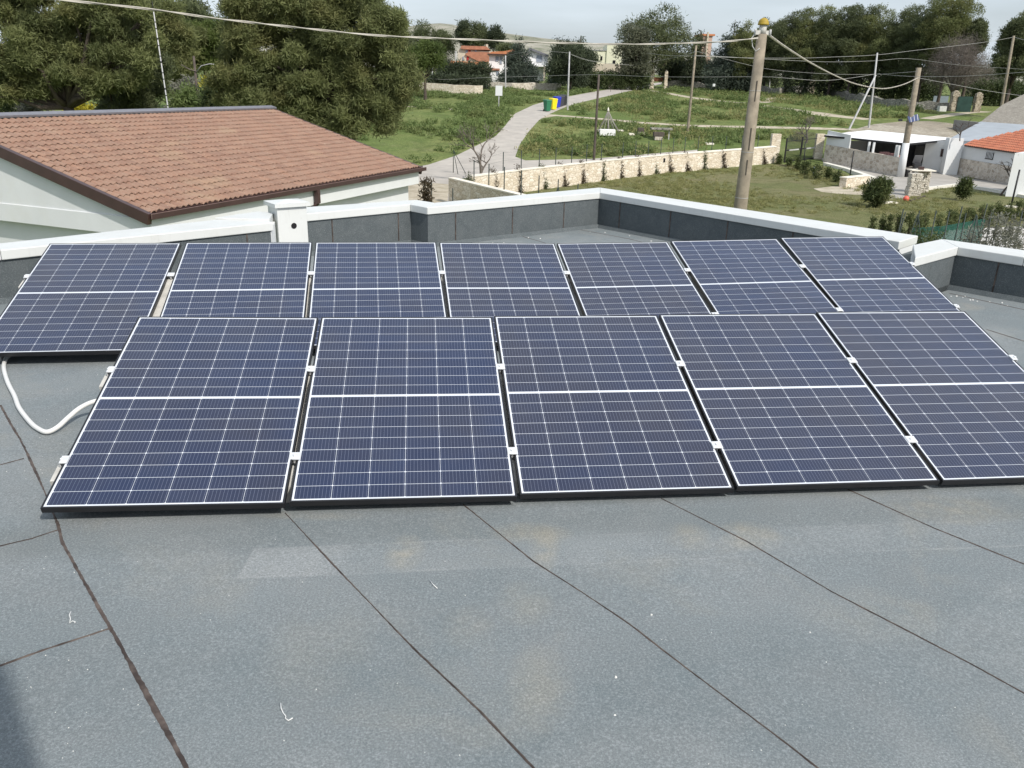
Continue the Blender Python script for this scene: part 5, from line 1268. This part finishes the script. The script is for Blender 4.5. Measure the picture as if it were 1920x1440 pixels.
W_ = [([(955, 103, 135), (1000, 96, 110), (1068, 99, 104)], 'faint wire from the far left to the pale slim pole'),
      ([(1068, 101, 104), (1120, 116, 130), (1200, 124, 165)], 'thin wire from the pale slim pole towards the far grey pole'),
      ([(760, 143, 120), (830, 149, 118), (900, 146, 115), (1000, 143, 112), (1120, 140, 105), (1200, 143, 100), (1290, 144.5, 92), (1430, 144, 88), (1480, 147, 88), (1540, 151, 90), (1590, 147, 91), (1640, 139, 92)], 'long level wire crossing the whole meadow at hedge height'),
      ([(1202, 98, 165), (1250, 104, 130), (1304, 105, 84), (1400, 108.5, 88), (1500, 109, 90), (1560, 107, 91), (1643, 103, 92), (1720, 94, 96), (1800, 85, 100), (1860, 77, 102), (1899, 70, 104)], 'long wire over the pines ending at the tall pole on the right'),
      ([(1304, 104, 84), (1350, 106, 86), (1430, 110.5, 90), (1550, 116, 100), (1640, 114, 106), (1704, 110, 112), (1800, 122, 110), (1920, 130, 106)], 'wire in front of the pines passing the dark grey pole'),
      ([(1304, 96, 84), (1325, 101, 84), (1400, 121, 88), (1460, 132, 90), (1560, 139, 91), (1642, 139.5, 92)], 'wire dropping from the leaning pole towards the propped pole'),
      ([(1642, 138, 92), (1680, 141.5, 78), (1721, 143.5, 63), (1800, 143, 58), (1870, 139, 52), (1990, 130, 46)], 'wire running right from the solar lamp pole over the barn'),
      ([(1642, 140, 92), (1680, 137, 80), (1721, 134, 63)], 'short wire between the propped pole and the solar lamp pole'),
      ([(1721, 146, 63), (1780, 157, 70), (1850, 170, 76), (1920, 180, 78)], 'thin wire falling right from the solar lamp pole to the rubble barn'),
      ([(1202, 121, 165), (1150, 120, 150), (1100, 113, 125), (1068, 101, 104)], 'sagging wire near the pale yellow house'),
      ([(1202, 119, 165), (1260, 109, 130), (1304, 97, 84)], 'thin wire rising from the far grey pole to the leaning pole'),
      ([(1899, 69, 104), (1925, 76, 98), (1990, 90, 90)], 'short wire leaving the tall pole at the right edge'),
      ([(560, 55, 60), (700, 68, 80), (855, 97, 170)], 'faint wire behind the big pine towards the far pole')]
for pts, lb in W_[:-1]: wire('overhead_wire', lb, pts, .013 if max(p[2] for p in pts) < 100 else .018, M_wire)

# ================================================================== TREES
def ptree(lab, px, py0, py1, hw, d, seed, mat, n, name='pine_tree', ln=.35, wd=.06, nb=26, rbf=.42, flat=.75, low=-.8, grp=None, tr=.22, deep=None, bark=None, nl=8, fill=.35, k=5, up=.35, extra=(), fork=None, cat='tree', basex=None):
    """crown outline px +- hw, py0..py1, standing at distance d"""
    c = at(px, (py0 + py1) / 2, d); rx = hw * d / FPX; rz = (py1 - py0) / 2 * d / FPX; ry = deep or rx
    base = Vector((c.x if basex is None else at(basex, 200, d).x, d, gz(d)))
    c.z = max(c.z, base.z + rz * .75)
    rb = min(rx, rz) * rbf
    return tree(name, lab, base, c, (rx * .80, ry * .80, rz * .80), nb, rb, n, ln, wd, mat, seed, cat, grp, tr, nl, flat, low, fork, bark, up, fill, k, extra)
def blobs_px(lst, d):                       # extra foliage pads given as (px,py,radius px[,dd])
    out = []
    for q in lst:
        dd = d + (q[3] if len(q) > 3 else 0); p = at(q[0], q[1], dd); r = q[2] * dd / FPX; out.append((p.x, p.y, p.z, r, r, r * .72))
    return out
def sculpt(name, lab, d, px, outline, seed, mat, n, ln, wd, k=7, tr=.3, forkpx=None, nl=22, bark=None, grp=None, cat='tree', basey=None, up=.4, dz=2.2, basez=None):
    """a tree whose foliage pads are listed one by one; each is repeated at a few depths"""
    base = Vector((at(px, 200, d).x, d, gz(d))); rn = random.Random(seed); bl = []
    for (x, y, r) in outline:
        for _ in range(6 if r > 14 else 4):
            dd = d + rn.uniform(-dz, dz); p = at(x + rn.gauss(0, .48) * r, y + rn.gauss(0, .40) * r, dd); rr = r * dd / FPX * rn.uniform(.32, .68); bl.append((p.x, p.y, p.z, rr, rr, rr * rn.uniform(.55, .8)))
    root = empty(name, base, 0, lab, cat, grp); mb = MB(); fk = at(forkpx[0], forkpx[1], d) if forkpx else Vector((base.x, d, base.z + 3))
    limbs(mb, base, bl, tr, fk, nl, seed); mb.build('trunk', bark or M_bark, root)
    foliage('crown', bl, n, ln, wd, k, mat, root, seed, up, shell=(.2, 1.08), cut=.3); return root
PG = 'big pines beyond the tiled house'
o1 = [(-40, 20, 40), (0, -20, 40), (40, 5, 34), (90, -10, 36), (140, 0, 34), (190, 10, 32), (235, 12, 30), (262, 24, 22), (20, 60, 34), (70, 50, 32), (120, 48, 32), (170, 55, 32), (215, 55, 30), (255, 60, 26), (285, 85, 20), (-20, 100, 34), (30, 105, 32), (80, 92, 30), (130, 92, 28), (180, 98, 30), (230, 100, 28), (268, 112, 22),
      (0, 140, 32), (45, 150, 28), (90, 138, 26), (140, 135, 24), (190, 140, 28), (235, 145, 26), (60, 172, 20), (20, 175, 26), (-30, 170, 30), (175, 168, 20), (262, 135, 18)]
sculpt('pine_tree', 'huge olive-green pine filling the top left corner, forked trunk showing over the roof ridge', 50, 128, o1, 5, L_pine, 27000, .24, .045, tr=.42, forkpx=(128, 200), nl=40, grp=PG)
sculpt('pine_tree', 'dark pine low behind the ridge between the huge pine and the striped mast', 55, 215, [(210, 175, 26), (250, 170, 26), (235, 195, 24), (200, 205, 22), (270, 195, 22), (285, 165, 18), (290, 120, 18), (298, 140, 18), (225, 150, 24)], 6, L_pined, 5000, .28, .05, tr=.25, grp=PG, nl=10)
sculpt('pine_tree', 'rounded pine crown behind the striped mast, top left', 74, 330, [(285, 25, 20), (305, 15, 18), (320, 28, 18), (300, 45, 20), (330, 52, 20), (355, 70, 18), (300, 80, 22), (318, 100, 22), (290, 110, 20), (345, 95, 18), (312, 130, 20), (340, 125, 16)], 7, L_pine, 6500, .34, .06, tr=.3, forkpx=(325, 140), grp=PG)
sculpt('pine_tree', 'grey-green crown of a farther pine peeping right of the striped mast', 92, 360, [(340, 30, 18), (362, 25, 16), (380, 35, 12), (350, 48, 18), (375, 50, 14), (395, 45, 7)], 8, L_pined, 1500, .5, .09, tr=.3, forkpx=(360, 80), grp=PG)
sculpt('stone_pine', 'light green umbrella-shaped stone pine between the two biggest pines', 78, 385, [(350, 62, 16), (370, 55, 16), (392, 54, 16), (412, 58, 15), (430, 66, 12), (345, 80, 17), (368, 78, 18), (395, 76, 18), (420, 80, 16), (352, 102, 16), (380, 100, 18), (408, 102, 17), (370, 120, 15), (398, 122, 14)], 9, L_stone, 6500, .26, .06, tr=.25, forkpx=(385, 130), up=.7)
o2 = [(440, 12, 22), (470, -5, 24), (425, 18, 12), (500, 10, 26), (530, -12, 26), (560, 0, 24), (600, -20, 28), (640, -10, 28), (680, 5, 26), (705, 22, 22), (725, 38, 20), (742, 30, 14), (745, 52, 15), (455, 38, 24), (500, 45, 26), (545, 35, 24), (590, 30, 24), (650, 40, 28), (690, 60, 26), (725, 68, 20), (740, 80, 14),
      (435, 72, 22), (480, 75, 26), (530, 75, 24), (640, 80, 26), (690, 95, 24), (575, 70, 22), (430, 105, 22), (465, 115, 24), (510, 112, 24), (550, 118, 22), (590, 108, 18), (660, 118, 24), (705, 125, 22), (745, 125, 20), (765, 118, 12), (420, 140, 20), (450, 150, 24), (495, 150, 24), (540, 150, 22), (585, 150, 20), (640, 145, 22), (680, 150, 22), (720, 152, 20), (755, 145, 18), (775, 140, 12),
      (430, 180, 20), (475, 185, 24), (520, 182, 22), (565, 185, 22), (600, 180, 22), (640, 182, 22), (680, 182, 20), (715, 180, 18), (750, 172, 15), (770, 160, 11), (560, 212, 22), (600, 215, 22), (635, 212, 20), (670, 210, 20), (700, 208, 17), (726, 196, 14), (610, 238, 16), (645, 235, 16), (680, 228, 16), (715, 225, 14), (600, 70, 24), (615, 100, 24), (620, 130, 22), (600, 150, 20), (570, 40, 26), (620, 20, 26), (480, 140, 26), (540, 95, 24), (700, 60, 22), (738, 222, 11), (720, 242, 11), (660, 250, 10), (735, 205, 10), (732, 236, 9)]
sculpt('pine_tree', 'massive ragged olive-green pine standing alone right of the stone pine, centre left', 50, 612, o2, 15, L_pine, 44000, .23, .044, tr=.40, forkpx=(612, 160), nl=26, grp=PG)
foliage_b = blobs_px([(150, 205, 10), (165, 212, 9), (140, 215, 8)], 60)
r = empty('flowering_bush', Vector((foliage_b[0][0], 60, 0)), 0, 'bright yellow flowering bush glimpsed below the huge pine beside its trunk', 'bush'); foliage('blossom', foliage_b + [(foliage_b[0][0], 60, z_, 1.0, .8, .9) for z_ in (.8, 2.0, 3.2)], 900, .3, .12, 4, L_yell, r, 4, .5)
for i, (px, py, r_, d, m_, lb) in enumerate(((395, 168, 14, 66, L_yell, 'bush with orange-yellow flowers beside the old street lamp'), (345, 150, 22, 82, L_olive, 'grey-olive bush behind the striped mast'), (330, 190, 22, 62, L_weed, 'bright green bush between the mast and the street lamp'), (372, 196, 22, 62, L_weed, 'bright green low bush at the foot of the street lamp'),
                                       (410, 190, 20, 60, L_shrub, 'dark bush left of the massive pine'), (345, 172, 16, 70, L_silver, 'pale grey scrub bush behind the ridge'), (20, 195, 30, 58, L_shrub, 'dark undergrowth bush at the far left behind the ridge'), (75, 205, 22, 58, L_silver, 'reddish grey dry bush left of the forked trunk'), (230, 210, 22, 60, L_shrub, 'dark bush over the ridge left of the mast'))):
    c = at(px, py, d); rr = r_ * d / FPX; b_ = Vector((c.x, d, gz(d))); r = empty('bush', b_, 0, lb, 'bush')
    rnn_ = random.Random(i); bl = [(c.x + rnn_.uniform(-1, 1) * rr, d + rnn_.uniform(-.6, .6), max(.3 + b_.z, c.z - rr * k * .55 + .1), rr * .6, rr * .6, rr * .45) for k in range(-1, 9) for _ in range(2)]
    foliage('leaves', bl, 1300, .26, .08, 4, m_, r, i, .4)
# round pines near the field wall
ptree('round dark-green stone pine by the pale field wall, right of the massive pine', 797, 84, 142, 30, 118, 21, L_stone, 2600, 'stone_pine', .34, .09, 24, .42, grp='round stone pines', low=-.4, up=.5, tr=.22)
ptree('stone pine half hidden behind the edge of the massive pine', 762, 78, 130, 30, 126, 22, L_pined, 2200, 'stone_pine', .36, .10, 20, .42, grp='round stone pines', low=-.4)
# dark trees on the hill side, far
fd = [(790, 46, 100, 32, 235, L_pined, 'far dark pine left of the cypress tip, under the hill'), (830, 58, 104, 26, 232, L_pined, 'far low pine beside the beige house roof'), (868, 42, 86, 13, 228, L_dark, 'pointed dark cypress tip under the stony hill'), (895, 46, 92, 30, 226, L_pined, 'broad dark pine right of the cypress tip'), (926, 54, 94, 14, 224, L_dark, 'narrow dark tree right of the broad far pine'),
      (775, 90, 120, 22, 200, L_olive, 'grey scrubby tree above the round pines'), (825, 100, 140, 26, 190, L_silver, 'grey leafless thicket left of the beige house'), (950, 84, 98, 20, 215, L_pined, 'low dark tree behind the orange roof')]
for i, (px, a, b, hw, d, m_, lb) in enumerate(fd): ptree(lb, px, a, b, hw, d, 40 + i, m_, 1100, 'distant_tree', .55, .16, 18, .42, grp='trees under the hill', nl=4, low=-.95)
# hedges in front of the beige house
def hedge(name, lab, x0, x1, y0, y1, d, m_, n, seed, cat='hedge'):
    a, b = at(x0, y0, d), at(x1, y0, d); zb = min(at((x0 + x1) / 2, y1, d).z, gz(d)) if True else 0; zt = a.z; rn = random.Random(seed); bl = []
    L_ = b.x - a.x; zb = gz(d); zt = at((x0 + x1) / 2, y0, d).z; H = max(.6, zt - zb)
    m = max(3, int(L_ / (H * .5)))
    for i in range(m):
        for z_ in (.25, .55, .8): bl.append((a.x + L_ * (i + .5) / m + rn.uniform(-.2, .2), d + rn.uniform(-.4, .4), zb + H * z_, H * .42, H * .38, H * .28))
    r = empty(name, Vector(((a.x + b.x) / 2, d, zb)), 0, lab, cat); foliage('leaves', bl, n, .4, .13, 5, m_, r, seed, .3, cut=.5); return r
hedge('hedge', 'tall dark hedge below the terracotta garden roof', 826, 915, 122, 145, 160, L_dark, 2400, 1)
hedge('hedge', 'lower clipped dark hedge just above the pale field wall', 804, 912, 146, 160, 140, L_dark, 1800, 2)
hedge('hedge', 'green weedy hedge along the road end left of the statue', 1098, 1215, 138, 156, 160, L_shrub, 2000, 3)
hedge('hedge', 'grey-green scrub behind the road end gate', 1250, 1320, 122, 150, 178, L_olive, 2200, 4)
hedge('hedge', 'dark undergrowth below the left part of the pine wood', 1330, 1480, 120, 158, 168, L_dark, 2600, 5)
hedge('hedge', 'dark undergrowth below the right part of the pine wood', 1480, 1640, 125, 172, 150, L_dark, 2600, 6)
hedge('hedge', 'mixed green bushes behind the bare grey tree', 1640, 1760, 140, 190, 142, L_shrub, 2200, 7)
hedge('hedge', 'green netting hedge at the right edge behind the stone pillars', 1836, 1930, 158, 200, 138, L_shrub, 1800, 8)
hedge('hedge', 'far hazy tree line under the sky at the right', 1780, 1990, 110, 135, 380, L_olive, 2200, 9)
hedge('hedge', 'hazy olive trees behind the right stone pillar', 1800, 1880, 128, 165, 170, L_olive, 1800, 10)
# blue-green drooping cedar
def cedar(lab, px, py0, py1, hw, d, seed, m_, n, layers=9, name='cedar_tree', ln=.5, wd=.12, droop=.5):
    base = gx(px, d); t = at(px, py0, d); H = t.z - base.z; R_ = hw * d / FPX; rn = random.Random(seed); bl = []
    for i in range(layers):
        f = (i + .3) / layers; z_ = base.z + H * (.12 + .86 * f); rr = R_ * (1 - f) ** .75 + .15
        m = max(3, int(7 * (1 - f) + 3))
        for j in range(m):
            a_ = rn.uniform(0, 6.28); q = rr * rn.uniform(.45, .95); s = rr * .38 + .15; bl.append((base.x + q * math.cos(a_), d + q * math.sin(a_), z_ - q * .15 + rn.uniform(-.1, .1), s, s, s * .30))
    root = empty(name, base, 0, lab, 'tree'); mb = MB(); mb.tube([base - Z * .3, base + Z * H * .5, Vector((base.x, d, t.z - .2))], [.3, .18, .04], 7)
    for b_ in bl[::3]: mb.tube([(base.x, d, b_[2] + .2), (b_[0], b_[1], b_[2])], .05, 4)
    mb.build('trunk', M_bark, root); foliage('crown', bl, n, ln, wd, 5, m_, root, seed, .1, droop=droop, cut=0); return root
cedar('blue-green drooping cedar in front of the white house', 972, 68, 155, 30, 155, 3, L_cedar, 2400)
cedar('layered dark cedar rising over the left end of the pine wood', 1364, 34, 150, 44, 158, 4, L_cedar, 3000, 10)
cedar('sparse pointed conifer right of the white house balcony', 1042, 68, 150, 14, 165, 5, L_cedar, 700, 10)
cedar('dark spire of a conifer rising above the broad dark tree', 1084, 64, 150, 18, 158, 6, L_dark, 1100, 10)
cedar('narrow dark conifer between the two trees at the road end', 1303, 54, 140, 24, 170, 7, L_dark, 1500, 8)
ptree('broad dark evergreen tree left of the pale yellow house', 1072, 86, 158, 42, 148, 31, L_dark, 3600, 'evergreen_tree', .42, .12, 34, .38, grp=None)
ptree('tall full-crowned pine at the end of the road', 1228, 26, 146, 62, 168, 32, L_pined, 4200, 'pine_tree', .5, .13, 40, .36)
ptree('grey-green broadleaf tree at the road end, left of the tall pine', 1192, 44, 148, 30, 160, 33, L_olive, 2600, 'broadleaf_tree', .45, .13, 26, .38)
ptree('dark low tree behind the gate at the road end', 1262, 100, 150, 30, 176, 34, L_dark, 1300, 'evergreen_tree', .5, .14, 18, .4)
pr = [(1400, 45, 162, 38, 156), (1440, 32, 164, 44, 158), (1480, 22, 166, 46, 152), (1520, 11, 166, 50, 150), (1565, 12, 170, 50, 148), (1602, 11, 168, 50, 146), (1645, 12, 172, 50, 144), (1690, 12, 172, 52, 142), (1738, 9, 165, 50, 136), (1782, -6, 135, 52, 132), (1824, 34, 122, 26, 130), (1908, 30, 165, 40, 112)]
pl = ['pine at the left end of the wood, behind the big concrete pole', 'pine of the wood second from its left end', 'pine of the wood right of the big concrete pole top', 'tall pine of the wood above the opening in the stone wall', 'pine in the middle left of the wood', 'pine in the middle of the wood', 'pine in the middle right of the wood above the propped pole', 'pine of the wood above the solar lamp pole', 'pine of the wood left of its tallest crown', 'tallest pine of the wood, cut by the top edge', 'pine at the right end of the wood behind the bare grey tree', 'separate dark pine at the right picture edge']
for i, ((px, a, b, hw, d), lb) in enumerate(zip(pr, pl)):
    ptree('dark ' + lb if not lb.startswith(('tallest', 'separate', 'tall')) else lb, px, a, b, hw, d, 60 + i, L_pined if i % 3 else L_pine, 12500, 'pine_tree', .25, .08, 95, .25, flat=.65, grp='pines of the wood', low=-.75, nl=14, tr=.26, fill=.5)
L_twig = leafmat('bare_twigs', (.13, .11, .095), (.24, .21, .185))
ptree('big leafless tree with a dense haze of grey-brown twigs beside the field gate', 1792, 84, 176, 54, 126, 81, L_twig, 3800, 'bare_tree', .75, .028, 60, .30, nl=30, tr=.3, bark=M_barkl, basex=1783, low=-.7, fill=.5)
bare_tree('bare_tree', 'leafless forked almond tree by the road beyond the garden wall', Vector((at(906, 320, 57).x, 57, 0)), 5.6, .55, M_barkl, 4, .11, 5, lean=(-.12, 0), first=.25)
bare_tree('bare_tree', 'small leafless tree behind the iron gate', gp(1512, 268), 3.8, .62, M_barkl, 9, .10, 5, first=.3)
bare_tree('bare_tree', 'small leaning leafless tree on the lawn before the blue-grey cage', gp(1874, 367), 3.4, .5, M_bark, 12, .08, 4, lean=(.55, 0), first=.36)
bare_tree('bare_vine', 'tangle of bare dark vine on the annex beside the carport roof', at(1800, 262, 69), 2.6, .9, M_wood, 14, .05, 4, 'vine', first=.3)
bare_tree('bare_tree', 'low leafless grey shrub at the roadside beyond the dark wooden pole', gp(1145, 172), 2.4, .7, M_barkl, 17, .05, 4, first=.25)

# garden shrubs
def shrub(name, lab, px, pyb, pyt, hw, seed, m_, n, cat='shrub', grp=None, ln=.16, wd=.06, shape=1., d=None, bs=1.):
    b_ = gp(px, pyb) if d is None else gx(px, d); t = at(px, pyt, b_.y); H = t.z - b_.z; R_ = hw * b_.y / FPX; rn = random.Random(seed)
    r = empty(name, b_, 0, lab, cat, grp); bl = []
    for _ in range(22):
        f = rn.uniform(.12, .9); q = R_ * (1 - abs(f - .45) * shape) * rn.uniform(.2, .8); a_ = rn.uniform(0, 6.28); s = bs * min(R_, H * .5) * rn.uniform(.28, .48); bl.append((b_.x + q * math.cos(a_), b_.y + q * math.sin(a_), b_.z + H * f, s, s, s * .9))
    mb = MB()
    for q in bl[:6]: mb.tube([b_ - Z * .05, Vector(q[:3])], [.03, .01], 5)
    mb.build('stem', M_bark, r); foliage('leaves', bl, n, ln, wd, 5, m_, r, seed, .5, cut=0); return r
shrub('round_bush', 'round dark-green bush on the lawn left of the stone stack', 1645, 389, 341, 28, 2, L_hedge, 900, grp=None, ln=.2, bs=.8)
shrub('small_conifer', 'small dark upright conifer on the lawn near the kerb', 1804, 376, 336, 11, 3, L_hedge, 520, 'conifer', shape=1.3)
bedp = [(1494, 320, 292, 8, 'leftmost shrub of the flower bed by the gate'), (1459, 308, 288, 6, 'bushy climber at the foot of the gate pillar'), (1508, 330, 303, 12, 'bushy shrub in the flower bed before the gate'), (1530, 336, 308, 13, 'fullest shrub of the flower bed'), (1550, 338, 312, 7, 'slim shrub of the flower bed, right of the stake light'), (1568, 342, 318, 6, 'rightmost shrub of the flower bed'), (1478, 312, 297, 5, 'tiny shrub below the gate')]
for i, (px, b_, t_, hw, lb) in enumerate(bedp): shrub('bed_shrub', lb, px, b_, t_, hw, 20 + i, L_hedge, 130, ln=.12, bs=.75, grp='shrubs of the flower bed')
# young hedge along the drive
hp = [(1634, 432, 408, 3), (1652, 438, 396, 5), (1664, 440, 402, 6), (1682, 442, 397, 8), (1700, 446, 394, 8), (1718, 448, 404, 7), (1728, 446, 390, 7), (1757, 440, 398, 8), (1775, 436, 390, 6), (1787, 432, 396, 8), (1805, 428, 385, 9), (1822, 424, 392, 6), (1838, 424, 380, 8), (1852, 424, 384, 8), (1868, 420, 376, 9), (1886, 418, 378, 8), (1902, 416, 372, 8), (1916, 414, 370, 8)]
for i, (px, b_, t_, hw) in enumerate(hp):
    lb = ['spindly', 'thin', 'bushy', 'full', 'upright'][i % 5] + ' young hedge plant, number %s from the left along the drive' % ['one', 'two', 'three', 'four', 'five', 'six', 'seven', 'eight', 'nine', 'ten', 'eleven', 'twelve', 'thirteen', 'fourteen', 'fifteen', 'sixteen', 'seventeen', 'eighteen'][i]
    shrub('hedge_plant', lb, px, b_, t_, hw, 70 + i, L_hedge, 50 + 8 * hw, 'hedge plant', 'young hedge plants along the drive', ln=.09, wd=.04, shape=.5, bs=.5)
for i, (px, b_, t_, hw, lb) in enumerate(((1880, 468, 420, 30, 'silvery loose shrub behind the parapet at the right edge'), (1905, 476, 424, 22, 'silvery shrub cut by the right picture edge'), (1730, 470, 440, 8, 'tall green weed at the end of the upper coping'), (1820, 462, 444, 12, 'low silvery weed behind the middle of the right coping'), (1745, 470, 440, 14, 'blue-green low plant behind the small parapet gap'))):
    d_ = 24 + i; bb = at(px, b_, d_); r = empty('drive_shrub', Vector((bb.x, d_, 0)), 0, lb, 'shrub'); t__ = at(px, t_, d_).z; R_ = hw * d_ / FPX; rn = random.Random(i)
    bl = [(bb.x + rn.uniform(-1, 1) * R_ * .8, d_ + rn.uniform(-.6, .6), t__ * rn.uniform(.3, 1), R_ * .35 + .08, R_ * .35 + .08, .22) for _ in range(22)]
    foliage('leaves', bl, 700 if hw > 15 else 300, .10, .035, 4, L_silver if i in (0, 1, 3) else L_hedge, r, 90 + i, .4, cut=0)
# mesh fence along the drive
mf = empty('mesh_fence', gp(1780, 436), 0, 'green mesh fence with dark leaning posts along the gravel drive', 'fence')
fps = [(1681, 452, 392, 28), (1686, 440, 398, 33), (1712, 452, 395, 27), (1743, 455, 395, 27), (1768, 456, 397, 27), (1790, 450, 387, 27), (1800, 452, 400, 27), (1822, 455, 405, 26), (1836, 440, 382, 30), (1848, 456, 398, 26), (1862, 452, 404, 26), (1905, 450, 395, 27)]
for px, pb, pt_, d_ in fps:
    a = at(px + (452 - pt_) * .22, pt_, d_); a2 = at(px, pb, d_); mb = MB(); k_ = a2.z / max(.01, a.z - a2.z); g0 = a2 - (a - a2) * k_; mb.tube([Vector((g0.x, d_, 0)), a], .022, 6); mb.build('post', M_postg, mf)
for px, dx in ((1712, -1), (1712, 1), (1822, -1), (1822, 1)):
    a = at(px + 9, 402, 27); mb = MB(); mb.tube([a, Vector((a.x + dx * .7, 26.6, 0))], .018, 5); mb.build('brace', M_postg, mf)
m = NM('green_net', .8, .2); m.col((.02, .09, .07)); tb = m.n('ShaderNodeBsdfTransparent'); ms2 = m.n('ShaderNodeMixShader')
wv = m.n('ShaderNodeTexNoise'); wv.inputs['Scale'].default_value = 60; m.l(m.co, wv.inputs['Vector']); m.l(m.ramp(wv.outputs[0], .42, .5, .30, .75), ms2.inputs[0])
out = [n for n in m.t.nodes if n.type == 'OUTPUT_MATERIAL'][0]; m.l(tb.outputs[0], ms2.inputs[1]); m.l(m.b.outputs[0], ms2.inputs[2]); m.l(ms2.outputs[0], out.inputs[0])
mb = MB(); q = [at(1712, 428, 29), at(1768, 424, 29), at(1848, 410, 31)]
for i in range(2):
    a, b = q[i], q[i + 1]; mb.hexa([a - Z * 1.2, b - Z * 1.0, b - Z * 1.0 + Vector((0, .02, 0)), a - Z * 1.2 + Vector((0, .02, 0))], [a, b, b + Vector((0, .02, 0)), a + Vector((0, .02, 0))])
mb.build('netting', m.m, mf)

# ================================================================== WEEDS AND GRASS (uncountable)
def weeds(name, label, cat, polys, dens, ln, wd, R, H, k, mat, seed, d0, d1, excl=()):
    rg = random.Random(seed); bl = []
    for poly in polys:
        ps = [gp(*p) for p in poly]; x0, x1 = min(p.x for p in ps), max(p.x for p in ps); y0, y1 = max(d0, min(p.y for p in ps)), min(d1, max(p.y for p in ps))
        n = int((x1 - x0) * (y1 - y0) * dens)
        for _ in range(n):
            x, y = rg.uniform(x0, x1), rg.uniform(y0, y1)
            if math.sin(x * .45 + seed) + math.sin(y * .33 + x * .21) + rg.uniform(-1.2, 1.2) < 0.1: continue
            px, py = proj((x, y, gz(y)))
            if not pip(px, py, poly): continue
            if any(pip(px, py, e_) for e_ in excl): continue
            s = rg.uniform(.5, 1.3); bl.append((x, y, gz(y) + H * s * .3, R * s, R * s, H * s))
    o = foliage(name, bl, int(len(bl) * k), ln, wd, 4, mat, None, seed, .8, shell=(.2, 1), org=Vector((0, 80, 0)), cut=0, kind='stuff'); return tag(o, label, cat)
left_f = [(560, 260), (640, 200), (745, 170), (800, 164), (905, 168), (1100, 160), (1130, 163), (1110, 172), (1040, 184), (995, 196), (962, 210), (942, 236), (925, 254), (895, 270), (850, 290), (785, 309), (740, 290), (640, 250)]
right_f = [(988, 268), (1000, 246), (1020, 228), (1100, 228), (1300, 244), (1500, 248), (1540, 252), (1500, 268), (1440, 262), (1330, 278), (1180, 292), (1000, 297), (970, 290)]
mid_f = [(1070, 203), (1140, 186), (1205, 172), (1290, 186), (1410, 200), (1500, 214), (1600, 226), (1590, 238), (1400, 234), (1200, 226), (1070, 214)]
far_f = [(1255, 158), (1330, 156), (1410, 165), (1510, 176), (1620, 196), (1760, 212), (1700, 222), (1630, 222), (1540, 210), (1430, 192), (1340, 186), (1260, 174), (1225, 166)]
weeds('meadow_weeds', 'lush green weeds over the left meadow', 'weeds', [left_f], 1.7, .21, .10, .55, .22, 22, L_weed, 3, 45, 150)
weeds('meadow_weeds', 'green weeds in the meadow behind the garden wall', 'weeds', [right_f], 1.7, .19, .09, .5, .18, 22, L_weed, 4, 60, 100)
weeds('meadow_weeds', 'scattered low weeds of the middle meadow', 'weeds', [mid_f, far_f], .42, .26, .12, .9, .22, 36, L_weed, 6, 80, 170)
weeds('meadow_grass', 'dry yellowish grass of the middle meadow', 'grass', [mid_f, far_f, right_f], 1.0, .25, .09, .7, .10, 9, L_grass, 7, 60, 150)
lawn_px = [(905, 376), (1000, 358), (1090, 346), (1250, 325), (1455, 308), (1545, 314), (1631, 352), (1700, 372), (1740, 357), (1794, 352), (1940, 378), (1960, 410), (1735, 440), (1500, 470), (1130, 390), (920, 385)]
weeds('lawn_grass', 'short patchy lawn grass', 'grass', [lawn_px], 6, .085, .03, .22, .03, 16, L_grass, 9, 24, 76)
